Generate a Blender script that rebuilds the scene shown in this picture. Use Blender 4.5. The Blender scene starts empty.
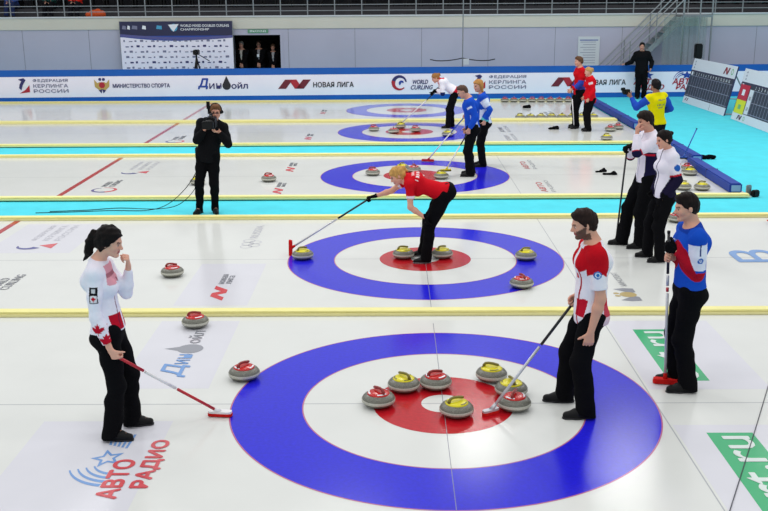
import bpy, bmesh, math, random
import numpy as np
from mathutils import Vector, Matrix
R = random.Random(7)
SC = bpy.context.scene
COL = SC.collection
PI = math.pi
V = lambda *a: np.array(a, float)

# ------------------------------------------------------------------ colours and materials
def lin(c):
    c = np.array(c, float) / 255.0
    return np.where(c <= 0.04045, c / 12.92, ((c + 0.055) / 1.055) ** 2.4)

def mat(name, rgb, rough=0.5, spec=0.5, metal=0.0, noise=0.0, nscale=20.0, bump=0.0, bscale=60.0, emit=0.0, alpha=1.0, coat=0.0):
    m = bpy.data.materials.new(name); m.use_nodes = True
    nt = m.node_tree; b = nt.nodes['Principled BSDF']
    c = tuple(lin(rgb)) + (1,)
    b.inputs['Base Color'].default_value = c
    b.inputs['Roughness'].default_value = rough
    b.inputs['Specular IOR Level'].default_value = spec
    b.inputs['Metallic'].default_value = metal
    b.inputs['Alpha'].default_value = alpha
    b.inputs['Coat Weight'].default_value = coat
    tc = nt.nodes.new('ShaderNodeTexCoord')
    if noise:
        n = nt.nodes.new('ShaderNodeTexNoise'); n.inputs['Scale'].default_value = nscale; n.inputs['Detail'].default_value = 4
        nt.links.new(tc.outputs['Object'], n.inputs['Vector'])
        r = nt.nodes.new('ShaderNodeValToRGB')
        r.color_ramp.elements[0].position = 0.3; r.color_ramp.elements[1].position = 0.7
        r.color_ramp.elements[0].color = tuple(np.clip(np.array(c[:3]) * (1 - noise), 0, 1)) + (1,)
        r.color_ramp.elements[1].color = tuple(np.clip(np.array(c[:3]) * (1 + noise), 0, 1)) + (1,)
        nt.links.new(n.outputs['Fac'], r.inputs['Fac']); nt.links.new(r.outputs['Color'], b.inputs['Base Color'])
    if bump:
        n2 = nt.nodes.new('ShaderNodeTexNoise'); n2.inputs['Scale'].default_value = bscale; n2.inputs['Detail'].default_value = 3
        nt.links.new(tc.outputs['Object'], n2.inputs['Vector'])
        bp = nt.nodes.new('ShaderNodeBump'); bp.inputs['Strength'].default_value = bump; bp.inputs['Distance'].default_value = 0.01
        nt.links.new(n2.outputs['Fac'], bp.inputs['Height']); nt.links.new(bp.outputs['Normal'], b.inputs['Normal'])
    if emit:
        b.inputs['Emission Color'].default_value = c; b.inputs['Emission Strength'].default_value = emit
    return m

def attr_mat(name, rough=0.8, spec=0.2, bump=0.25, bscale=90.0, sheen=0.0):
    m = mat(name, (200, 200, 200), rough, spec, bump=bump, bscale=bscale)
    nt = m.node_tree; a = nt.nodes.new('ShaderNodeAttribute'); a.attribute_name = 'Col'
    nt.links.new(a.outputs['Color'], nt.nodes['Principled BSDF'].inputs['Base Color'])
    return m

def ice_mat(name, rgb, noise=0.02, rough=0.13, nscale=1.5):
    return mat(name, rgb, rough, 0.38, noise=noise, nscale=nscale, bump=0.035, bscale=130.0)

M = dict(
    ice=ice_mat('ice', (222, 224, 220)),
    lilac=ice_mat('film_lilac', (218, 218, 225)),
    blue=ice_mat('ring_blue', (36, 33, 210), 0.10, 0.15, 30),
    red=ice_mat('ring_red', (186, 22, 34), 0.12, 0.15, 30),
    l_red=ice_mat('logo_red', (214, 92, 98)), l_blue=ice_mat('logo_blue', (120, 160, 215)), l_grey=ice_mat('logo_grey', (150, 152, 160)),
    l_navy=ice_mat('logo_navy', (92, 92, 150)), l_green=ice_mat('logo_green', (70, 178, 122)), l_white=ice_mat('logo_white', (222, 232, 228)),
    l_gold=ice_mat('logo_gold', (190, 170, 120)), l_pale=ice_mat('logo_pale', (196, 196, 206)), hog=ice_mat('hog_red', (178, 44, 46)), thin=ice_mat('thin_line', (178, 181, 184)), tee=ice_mat('tee_line', (140, 142, 152)),
    thinred=ice_mat('thin_red', (190, 110, 140)),
    carpet=mat('cyan_carpet', (74, 208, 224), 0.75, 0.25, noise=0.05, nscale=3, bump=0.1),
    foam=mat('yellow_foam', (236, 230, 158), 0.7, 0.3, noise=0.03, nscale=6, bump=0.1),
    foamside=mat('pale_foam', (232, 226, 164), 0.7, 0.3),
    barrier=mat('barrier_blue', (30, 62, 152), 0.6, 0.3, noise=0.08, nscale=4, bump=0.15, bscale=20),
    barrier_end=mat('barrier_end', (120, 165, 205), 0.7, 0.3),
    bd_blue=mat('board_blue', (14, 92, 182), 0.4, 0.4, noise=0.05, nscale=2),
    bd_white=mat('board_white', (244, 240, 255), 0.35, 0.4, noise=0.02, nscale=2),
    header=mat('print_header', (34, 36, 74), 0.5), navy=mat('print_navy', (42, 44, 104), 0.5), pred=mat('print_red', (176, 26, 48), 0.5), pdark=mat('print_dark', (34, 32, 40), 0.5),
    pdkred=mat('print_dark_red', (110, 22, 44), 0.5), pblue=mat('print_blue', (28, 66, 160), 0.5), pgold=mat('print_gold', (190, 160, 90), 0.5),
    pgrey=mat('print_grey', (120, 122, 150), 0.5), pwhite=mat('print_white', (235, 238, 245), 0.5), pteal=mat('print_teal', (70, 160, 200), 0.5),
    wall=mat('wall_grey', (182, 182, 200), 0.6, 0.3, noise=0.04, nscale=0.6), wallband=mat('wall_band', (208, 206, 194), 0.6, 0.3, noise=0.03, nscale=1.0),
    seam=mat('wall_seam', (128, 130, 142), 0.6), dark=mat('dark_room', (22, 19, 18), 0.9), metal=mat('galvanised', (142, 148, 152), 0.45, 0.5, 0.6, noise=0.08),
    stand=mat('stand_concrete', (66, 66, 70), 0.9, 0.2, noise=0.1, nscale=3), seat=mat('seat_black', (24, 24, 28), 0.5, 0.4, noise=0.2, nscale=5),
    black=mat('black_plastic', (11, 11, 13), 0.5, 0.25, noise=0.15, nscale=15), rubber=mat('black_fabric', (10, 10, 12), 0.85, 0.2, bump=0.2),
    granite=mat('granite', (112, 112, 102), 0.3, 0.4, noise=0.5, nscale=150), band=mat('striking_band', (188, 188, 176), 0.6, 0.3, noise=0.2, nscale=120),
    st_red=mat('stone_red', (196, 28, 24), 0.25, 0.5, noise=0.05), st_yel=mat('stone_yellow', (226, 214, 20), 0.28, 0.5, noise=0.05),
    h_red=mat('handle_red', (140, 36, 30), 0.3, 0.5, noise=0.05), h_yel=mat('handle_yellow', (120, 112, 30), 0.3, 0.5, noise=0.05),
    alu=mat('broom_silver', (196, 198, 204), 0.3, 0.5, 0.3, noise=0.05), carbon=mat('broom_black', (22, 22, 26), 0.35, 0.5, noise=0.1), bred=mat('broom_red', (188, 20, 40), 0.35, 0.5, noise=0.05),
    bwhite=mat('broom_white', (232, 230, 232), 0.4, 0.5, noise=0.03), bblue=mat('broom_blue', (30, 80, 170), 0.4, 0.5, noise=0.05), byel=mat('broom_yellow', (220, 200, 40), 0.5), padred=mat('pad_red', (206, 24, 22), 0.8, 0.2, noise=0.1, bump=0.2),
    sb_dark=mat('scoreboard_dark', (48, 50, 66), 0.5, noise=0.05), sb_line=mat('scoreboard_line', (150, 152, 172), 0.5), sb_white=mat('scoreboard_white', (222, 224, 232), 0.45, noise=0.02),
    sb_red=mat('scoreboard_red', (196, 24, 56), 0.5), sb_yel=mat('scoreboard_yellow', (222, 222, 26), 0.5), sb_green=mat('scoreboard_green', (110, 180, 120), 0.5), sb_back=mat('scoreboard_back', (52, 44, 86), 0.5),
    paper=mat('paper', (206, 212, 216), 0.7), green=mat('exit_green', (92, 150, 116), 0.5),
    wallorange=mat('jacket_orange', (214, 84, 30), 0.8, noise=0.1),
    skin=attr_mat('skin', 0.55, 0.25, 0.05, 60), cloth=attr_mat('cloth', 0.9, 0.06, 0.45, 35), hair=attr_mat('hair', 0.6, 0.12, 0.4, 160), leather=attr_mat('leather', 0.5, 0.2, 0.1, 80),
)
def net_mat():
    m = mat('net', (142, 160, 158), 0.8, 0.1)
    nt = m.node_tree; b = nt.nodes['Principled BSDF']; b.inputs['Alpha'].default_value = 0.42
    return m
M['net'] = net_mat()

# ------------------------------------------------------------------ object helpers
def link(o, parent=None):
    COL.objects.link(o)
    if parent is not None: o.parent = parent
    return o

def thing(name, label, cat, loc=(0, 0, 0), rz=0.0, group=None):
    o = bpy.data.objects.new(name, None); link(o)
    o.empty_display_size = 0.1
    o.location = loc; o.rotation_euler = (0, 0, rz)
    o['label'] = label; o['category'] = cat
    if group: o['group'] = group
    return o

def tag(o, label, cat, group=None, kind=None):
    o['label'] = label; o['category'] = cat
    if group: o['group'] = group
    if kind: o['kind'] = kind
    return o

def struct(o): o['kind'] = 'structure'; return o

def mesh_obj(name, verts, faces, m, parent=None, smooth=False, loc=None):
    me = bpy.data.meshes.new(name)
    me.from_pydata([tuple(map(float, v)) for v in verts], [], [tuple(f) for f in faces]); me.update()
    if smooth: me.polygons.foreach_set('use_smooth', [True] * len(me.polygons))
    ms = m if isinstance(m, (list, tuple)) else [m]
    for x in ms: me.materials.append(M[x] if isinstance(x, str) else x)
    o = bpy.data.objects.new(name, me); link(o, parent)
    if loc is not None: o.location = loc
    return o

class MB:
    """collects shapes that make up ONE part"""
    def __init__(s): s.v = []; s.f = []; s.mi = []
    def add(s, vs, fs, mi=0):
        b = len(s.v); s.v += [np.array(v, float) for v in vs]; s.f += [tuple(b + i for i in f) for f in fs]; s.mi += [mi] * len(fs); return s
    def box(s, lo, hi, mi=0, bev=0.0):
        x0, y0, z0 = lo; x1, y1, z1 = hi
        if bev <= 0:
            vs = [(x, y, z) for x in (x0, x1) for y in (y0, y1) for z in (z0, z1)]
            return s.add(vs, [(0, 1, 3, 2), (4, 6, 7, 5), (0, 4, 5, 1), (2, 3, 7, 6), (0, 2, 6, 4), (1, 5, 7, 3)], mi)
        bm = bmesh.new(); bmesh.ops.create_cube(bm, size=1)
        bmesh.ops.scale(bm, vec=(x1 - x0, y1 - y0, z1 - z0), verts=bm.verts)
        bmesh.ops.translate(bm, vec=((x0 + x1) / 2, (y0 + y1) / 2, (z0 + z1) / 2), verts=bm.verts)
        bmesh.ops.bevel(bm, geom=bm.edges[:], offset=bev, segments=2, affect='EDGES')
        bm.verts.index_update(); s.add([v.co[:] for v in bm.verts], [[v.index for v in f.verts] for f in bm.faces], mi); bm.free(); return s
    def tube(s, pts, r, n=10, mi=0, caps=True):
        pts = [np.array(p, float) for p in pts]; rs = r if isinstance(r, (list, tuple)) else [r] * len(pts)
        base = len(s.v); up = V(0, 0, 1); prev = None
        for i, p in enumerate(pts):
            t = pts[min(i + 1, len(pts) - 1)] - pts[max(i - 1, 0)]; t = t / (np.linalg.norm(t) + 1e-12)
            a = np.cross(t, up) if prev is None else prev - t * (prev @ t)
            if np.linalg.norm(a) < 1e-4: a = np.cross(t, V(1, 0, 0))
            a = a / np.linalg.norm(a); prev = a; b = np.cross(t, a)
            for k in range(n):
                th = 2 * PI * k / n; s.v.append(p + rs[i] * (math.cos(th) * a + math.sin(th) * b))
        for i in range(len(pts) - 1):
            for k in range(n):
                k2 = (k + 1) % n; s.f.append((base + i * n + k, base + i * n + k2, base + (i + 1) * n + k2, base + (i + 1) * n + k)); s.mi.append(mi)
        if caps:
            s.f.append(tuple(base + k for k in range(n))[::-1]); s.f.append(tuple(base + (len(pts) - 1) * n + k for k in range(n))); s.mi += [mi, mi]
        return s
    def lathe(s, prof, n=32, c=(0, 0, 0), mi=0):
        b = len(s.v)
        for r, z in prof:
            for k in range(n):
                th = 2 * PI * k / n; s.v.append(V(c[0] + r * math.cos(th), c[1] + r * math.sin(th), c[2] + z))
        for i in range(len(prof) - 1):
            for k in range(n):
                k2 = (k + 1) % n; s.f.append((b + i * n + k, b + i * n + k2, b + (i + 1) * n + k2, b + (i + 1) * n + k)); s.mi.append(mi)
        return s
    def build(s, name, m, parent=None, smooth=False, loc=None):
        o = mesh_obj(name, s.v, s.f, m, parent, smooth, loc)
        if any(s.mi): o.data.polygons.foreach_set('material_index', s.mi)
        return o

class Pl:
    """a flat surface with its own 2D coordinates (for prints on boards and paint in the ice)"""
    def __init__(s, o, u, v):
        s.o = np.array(o, float); s.u = np.array(u, float); s.u /= np.linalg.norm(s.u); s.v = np.array(v, float); s.v /= np.linalg.norm(s.v); s.n = np.cross(s.u, s.v)
    def at(s, x, y, off=0.0): return s.o + s.u * x + s.v * y + s.n * off

def poly(pl, pts, off, name, m, parent, more=()):
    vs = []; fs = []
    for P in [pts] + list(more):
        b = len(vs); vs += [pl.at(x, y, off) for x, y in P]; fs.append(list(range(b, b + len(P))))
    return mesh_obj(name, vs, fs, m, parent)

def arcband(cx, cy, r0, r1, a0, a1, w0=1.0, w1=1.0, n=20, sx=1.0, sy=1.0):
    """outline of an arc band whose width goes from w0 to w1 of (r1-r0)"""
    out = []; inn = []
    for i in range(n + 1):
        t = i / n; a = a0 + (a1 - a0) * t; w = (w0 + (w1 - w0) * t) * (r1 - r0) / 2; rm = (r0 + r1) / 2
        out.append((cx + sx * (rm + w) * math.cos(a), cy + sy * (rm + w) * math.sin(a))); inn.append((cx + sx * (rm - w) * math.cos(a), cy + sy * (rm - w) * math.sin(a)))
    return out + inn[::-1]

def text(pl, s, x, y, h, name, m, parent, w=None, off=0.002, bold=0.0, shear=0.0, fit=True):
    cu = bpy.data.curves.new('t', 'FONT'); cu.body = s; cu.size = 1.0; cu.shear = shear; cu.resolution_u = 3
    to = bpy.data.objects.new('t', cu); me0 = to.to_mesh()
    vs = [v.co.copy() for v in me0.vertices]; fs = [tuple(p.vertices) for p in me0.polygons]
    to.to_mesh_clear(); bpy.data.objects.remove(to); bpy.data.curves.remove(cu)
    if not vs: return None
    x0 = min(v.x for v in vs); x1 = max(v.x for v in vs); y0 = min(v.y for v in vs); y1 = max(v.y for v in vs)
    sy = h / (y1 - y0); sx = sy if w is None else w / (x1 - x0)
    b = bold * h * 1.0; V_ = []; F_ = []
    shifts = [(0, 0)] if not b else [(0, 0), (b, 0), (-b, 0), (0, b), (0, -b)]
    for i, (dx, dy) in enumerate(shifts):
        for j, f in enumerate(fs):      # the strokes of a glyph overlap: each piece lies a hair above the last
            n0 = len(V_); V_ += [pl.at(x + dx + (vs[q].x - x0) * sx, y + dy + (vs[q].y - y0) * sy, off + i * .0006 + (j % 19) * .00003) for q in f]; F_.append(tuple(range(n0, len(V_))))
    return mesh_obj(name, V_, F_, m, parent)

# ------------------------------------------------------------------ camera (fitted on the five houses, regulation size)
cam = bpy.data.cameras.new('camera'); co = bpy.data.objects.new('camera', cam); link(co)
F_PX = 985.05; pit, yaw, rol = 0.260458589, -0.00954048, -0.00660127
fw = V(math.sin(yaw) * math.cos(pit), math.cos(yaw) * math.cos(pit), -math.sin(pit)); rt = V(math.cos(yaw), -math.sin(yaw), 0); up = np.cross(rt, fw)
r2 = rt * math.cos(rol) + up * math.sin(rol); u2 = -rt * math.sin(rol) + up * math.cos(rol)
co.matrix_world = Matrix(((r2[0], u2[0], -fw[0], -0.42898), (r2[1], u2[1], -fw[1], -7.92586), (r2[2], u2[2], -fw[2], 3.44248), (0, 0, 0, 1)))
cam.sensor_width = 36; cam.lens = F_PX / 768 * 36; cam.clip_end = 200
SC.camera = co
SC.view_settings.view_transform = 'Standard'; SC.view_settings.look = 'None'; SC.view_settings.gamma = 1; SC.view_settings.use_curve_mapping = False
SC.view_settings.exposure = 0.0

# ------------------------------------------------------------------ light: the hall's roof lamps and the soft bounce of its pale roof
w = bpy.data.worlds.new('hall'); SC.world = w; w.use_nodes = True
w.node_tree.nodes['Background'].inputs['Color'].default_value = (0.93, 0.96, 1.0, 1); w.node_tree.nodes['Background'].inputs['Strength'].default_value = 0.56
def lamp(x, y, z, sx, sy, p):
    l = bpy.data.lights.new('hall_lamp', 'AREA'); l.shape = 'RECTANGLE'; l.size = sx; l.size_y = sy; l.energy = p; l.color = (1, 0.985, 0.96)
    o = bpy.data.objects.new('hall_lamp', l); link(o); o.location = (x, y, z)
for x in (-14, -7.5, -1.5, 5.2, 12):
    for y, p_ in ((-10, 100), (-2, 100), (6, 120), (13, 280)): lamp(x, y, 10.5, 1.6, 1.6, p_)
for x, y in ((2.3, 21.7), (6.6, 19.5), (12.5, 20.5), (-16, 20.5)): lamp(x, y, 10.5, 1.5, 1.5, 90)

# ------------------------------------------------------------------ smooth solid modelling for people (distance fields -> one skin)
def nrm(a): a = np.array(a, float); return a / (np.linalg.norm(a) + 1e-12)

class Field:
    def __init__(s, h): s.h = h; s.ops = []
    def rc(s, a, b, r1, r2=None, k=0.02, n=None, fl=1.0):
        s.ops.append(('rc', np.array(a, float), np.array(b, float), r1, r1 if r2 is None else r2, k, None if n is None else nrm(n), fl)); return s
    def el(s, c, rad, ax=None, k=0.02):
        s.ops.append(('el', np.array(c, float), np.array(rad, float), np.eye(3) if ax is None else np.array(ax, float), k)); return s
    def sub_el(s, c, rad, ax=None, k=0.01):
        s.ops.append(('sel', np.array(c, float), np.array(rad, float), np.eye(3) if ax is None else np.array(ax, float), k)); return s
    def cut(s, p, n, k=0.004):       # keeps the side where (x-p).n < 0
        s.ops.append(('cut', np.array(p, float), nrm(n), k)); return s
    def group(s, f, k=0.02): s.ops.append(('grp', f, k)); return s
    def noise(s, amp, freq, seed=1, ax=None): s.ops.append(('noise', amp, freq, seed, ax)); return s
    def bounds(s):
        lo = np.full(3, 1e9); hi = -lo
        for o in s.ops:
            if o[0] == 'rc':
                r = max(o[3], o[4]); lo = np.minimum(lo, np.minimum(o[1], o[2]) - r); hi = np.maximum(hi, np.maximum(o[1], o[2]) + r)
            elif o[0] == 'el': r = max(o[2]); lo = np.minimum(lo, o[1] - r); hi = np.maximum(hi, o[1] + r)
            elif o[0] == 'grp': a, b = o[1].bounds(); lo = np.minimum(lo, a); hi = np.maximum(hi, b)
        return lo, hi
    def eval(s, X, Y, Z):
        G = np.full((len(X), len(Y), len(Z)), 0.5, np.float32)
        def win(lo, hi, m):
            i = [np.searchsorted(A, (lo[q] - m, hi[q] + m)) for q, A in enumerate((X, Y, Z))]
            return tuple(slice(a, b) for a, b in i)
        for o in s.ops:
            if o[0] in ('rc', 'el', 'sel'):
                if o[0] == 'rc': r = max(o[3], o[4]); lo = np.minimum(o[1], o[2]) - r; hi = np.maximum(o[1], o[2]) + r; k = o[5]
                else: r = max(o[2]); lo = o[1] - r; hi = o[1] + r; k = o[4]
                sl = win(lo, hi, k + 2.5 * s.h)
                x = X[sl[0]].astype(np.float32)[:, None, None]; y = Y[sl[1]].astype(np.float32)[None, :, None]; z = Z[sl[2]].astype(np.float32)[None, None, :]
                if x.size == 0 or y.size == 0 or z.size == 0: continue
                if o[0] == 'rc':
                    _, a, b, r1, r2, k, n, fl = o
                    px, py, pz = x - a[0], y - a[1], z - a[2]; ab = b - a; L = float(ab @ ab) + 1e-12
                    if n is not None and fl != 1.0:
                        nn = nrm(n - ab * (n @ ab) / L); dn = (px * nn[0] + py * nn[1] + pz * nn[2]) * (1 / fl - 1)
                        px = px + nn[0] * dn; py = py + nn[1] * dn; pz = pz + nn[2] * dn
                    t = np.clip((px * ab[0] + py * ab[1] + pz * ab[2]) / L, 0, 1)
                    d = np.sqrt((px - t * ab[0]) ** 2 + (py - t * ab[1]) ** 2 + (pz - t * ab[2]) ** 2) - (r1 + (r2 - r1) * t)
                    if fl < 1: d = d * ((1 + fl) / 2)
                else:
                    _, c, rad, ax, k = o
                    q = [(x - c[0]) * ax[i][0] + (y - c[1]) * ax[i][1] + (z - c[2]) * ax[i][2] for i in range(3)]
                    k0 = np.sqrt(sum((q[i] / rad[i]) ** 2 for i in range(3))); k1 = np.sqrt(sum((q[i] / rad[i] ** 2) ** 2 for i in range(3))) + 1e-9
                    d = k0 * (k0 - 1) / k1
                g = G[sl]
                if o[0] == 'sel': d = -d; hh = np.maximum(k - np.abs(g - d), 0) / k; G[sl] = np.maximum(g, d) + hh * hh * k / 4
                else: hh = np.maximum(k - np.abs(g - d), 0) / k; G[sl] = np.minimum(g, d) - hh * hh * k / 4
            elif o[0] == 'cut':
                _, p, n, k = o
                d = ((X - p[0]) * n[0])[:, None, None] + ((Y - p[1]) * n[1])[None, :, None] + ((Z - p[2]) * n[2])[None, None, :]
                hh = np.maximum(k - np.abs(G - d), 0) / k; G = (np.maximum(G, d) + hh * hh * k / 4).astype(np.float32)
            elif o[0] == 'grp':
                d = o[1].eval(X, Y, Z); k = o[2]; hh = np.maximum(k - np.abs(G - d), 0) / k; G = np.minimum(G, d) - hh * hh * k / 4
            elif o[0] == 'noise':
                _, amp, fr, seed, ax = o; rr = np.random.RandomState(seed)
                for q in range(5):
                    dv = rr.normal(size=3); dv = dv if ax is None else dv * np.array(ax); dv = dv / np.linalg.norm(dv) * fr * (0.6 + 0.9 * rr.rand()); ph = rr.rand() * 6.28
                    G = G + (amp / 2.2) * np.sin((X * dv[0])[:, None, None] + (Y * dv[1])[None, :, None] + (Z * dv[2])[None, None, :] + ph).astype(np.float32)
        return G
    def mesh(s, pad=0.03):
        lo, hi = s.bounds(); lo = lo - pad; hi = hi + pad; h = s.h
        X, Y, Z = [np.arange(lo[q], hi[q] + h, h) for q in range(3)]
        G = s.eval(X, Y, Z); G[0] = G[-1] = 1; G[:, 0] = G[:, -1] = 1; G[:, :, 0] = G[:, :, -1] = 1
        ins = G < 0
        nx, ny, nz = G.shape
        cnt = np.zeros((nx - 1, ny - 1, nz - 1), np.int8)
        for a in (0, 1):
            for b in (0, 1):
                for c in (0, 1): cnt += ins[a:nx - 1 + a, b:ny - 1 + b, c:nz - 1 + c]
        act = np.argwhere((cnt > 0) & (cnt < 8)); idx = -np.ones(cnt.shape, np.int64); idx[tuple(act.T)] = np.arange(len(act))
        acc = np.zeros((len(act), 3)); num = np.zeros(len(act))
        cor = [(a, b, c) for a in (0, 1) for b in (0, 1) for c in (0, 1)]
        val = {c: G[act[:, 0] + c[0], act[:, 1] + c[1], act[:, 2] + c[2]] for c in cor}
        for c in cor:
            for ax in range(3):
                if c[ax] == 0:
                    d = list(c); d[ax] = 1; d = tuple(d); g0, g1 = val[c], val[d]; m = (g0 < 0) != (g1 < 0)
                    t = np.where(m, g0 / np.where(g0 == g1, 1, g0 - g1), 0)
                    p = np.array(c, float)[None, :].repeat(len(act), 0); p[:, ax] += t
                    acc += p * m[:, None]; num += m
        P = (act + acc / np.maximum(num, 1)[:, None]) * h + lo
        Q = []
        for ax in range(3):
            sl0 = [slice(None)] * 3; sl1 = [slice(None)] * 3; sl0[ax] = slice(0, -1); sl1[ax] = slice(1, None)
            e = np.argwhere(ins[tuple(sl0)] != ins[tuple(sl1)]); o1, o2 = (ax + 1) % 3, (ax + 2) % 3
            e = e[(e[:, o1] > 0) & (e[:, o2] > 0) & (e[:, o1] < G.shape[o1] - 1) & (e[:, o2] < G.shape[o2] - 1)]
            fl = ins[tuple(e.T)]
            def cell(d1, d2):
                c = e.copy(); c[:, o1] += d1; c[:, o2] += d2; return idx[tuple(c.T)]
            q = np.stack([cell(-1, -1), cell(0, -1), cell(0, 0), cell(-1, 0)], 1); q[~fl] = q[~fl][:, ::-1]; Q.append(q)
        return P, np.concatenate(Q)

def smooth_mesh(P, Q, it=2, lam=0.5):
    for _ in range(it):
        A = np.zeros_like(P); n = np.zeros(len(P))
        for i in range(4):
            a, b = Q[:, i], Q[:, (i + 1) % 4]
            for q in range(3): A[:, q] += np.bincount(a, P[b, q], len(P)) + np.bincount(b, P[a, q], len(P))
            n += np.bincount(a, minlength=len(P)) + np.bincount(b, minlength=len(P))
        P = P + lam * (A / np.maximum(n, 1)[:, None] - P)
    return P

def field_obj(name, F, m, parent, colour, it=1, loc=None):
    P, Q = F.mesh()
    if it: P = smooth_mesh(P, Q, it)
    me = bpy.data.meshes.new(name); me.vertices.add(len(P)); me.vertices.foreach_set('co', P.astype(np.float32).ravel())
    me.loops.add(len(Q) * 4); me.loops.foreach_set('vertex_index', Q.astype(np.int32).ravel())
    me.polygons.add(len(Q)); me.polygons.foreach_set('loop_start', np.arange(0, len(Q) * 4, 4, dtype=np.int32)); me.polygons.foreach_set('use_smooth', np.ones(len(Q), bool))
    me.update(calc_edges=True); me.validate()
    C = colour(P) if callable(colour) else np.tile(lin(colour), (len(P), 1))
    at = me.color_attributes.new('Col', 'FLOAT_COLOR', 'POINT'); at.data.foreach_set('color', np.concatenate([C, np.ones((len(P), 1))], 1).astype(np.float32).ravel())
    me.materials.append(M[m]); o = bpy.data.objects.new(name, me); link(o, parent)
    return o

def ik(a, t, l1, l2, hint):
    a = np.array(a, float); t = np.array(t, float); d = t - a; L = np.linalg.norm(d); u = d / L
    if L > (l1 + l2) * 0.995: L = (l1 + l2) * 0.995; t = a + u * L
    x = (l1 * l1 - l2 * l2 + L * L) / (2 * L); hgt = math.sqrt(max(l1 * l1 - x * x, 0)); hv = np.array(hint, float); hv = nrm(hv - u * (hv @ u))
    return a + u * x + hv * hgt, t

def seg_t(P, a, b):
    ab = b - a; t = np.clip(((P - a) @ ab) / (ab @ ab), 0, 1); return t, np.linalg.norm(P - a - t[:, None] * ab, axis=1)

def inpoly(x, y, pts):
    r = np.zeros(len(x), bool); n = len(pts)
    for i in range(n):
        x0, y0 = pts[i]; x1, y1 = pts[(i + 1) % n]
        if y0 == y1: continue
        r ^= ((y0 > y) != (y1 > y)) & (x < (x1 - x0) * (y - y0) / (y1 - y0) + x0)
    return r
LEAF = [(0, 1), (.16, .66), (.36, .76), (.28, .3), (.5, .52), (.58, .4), (.9, .46), (.8, .2), (.92, .08), (.45, -.28), (.5, -.46), (.06, -.4), (.06, -.9)]
LEAF = LEAF + [(-x, y) for x, y in LEAF[::-1][:-1]]

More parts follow.
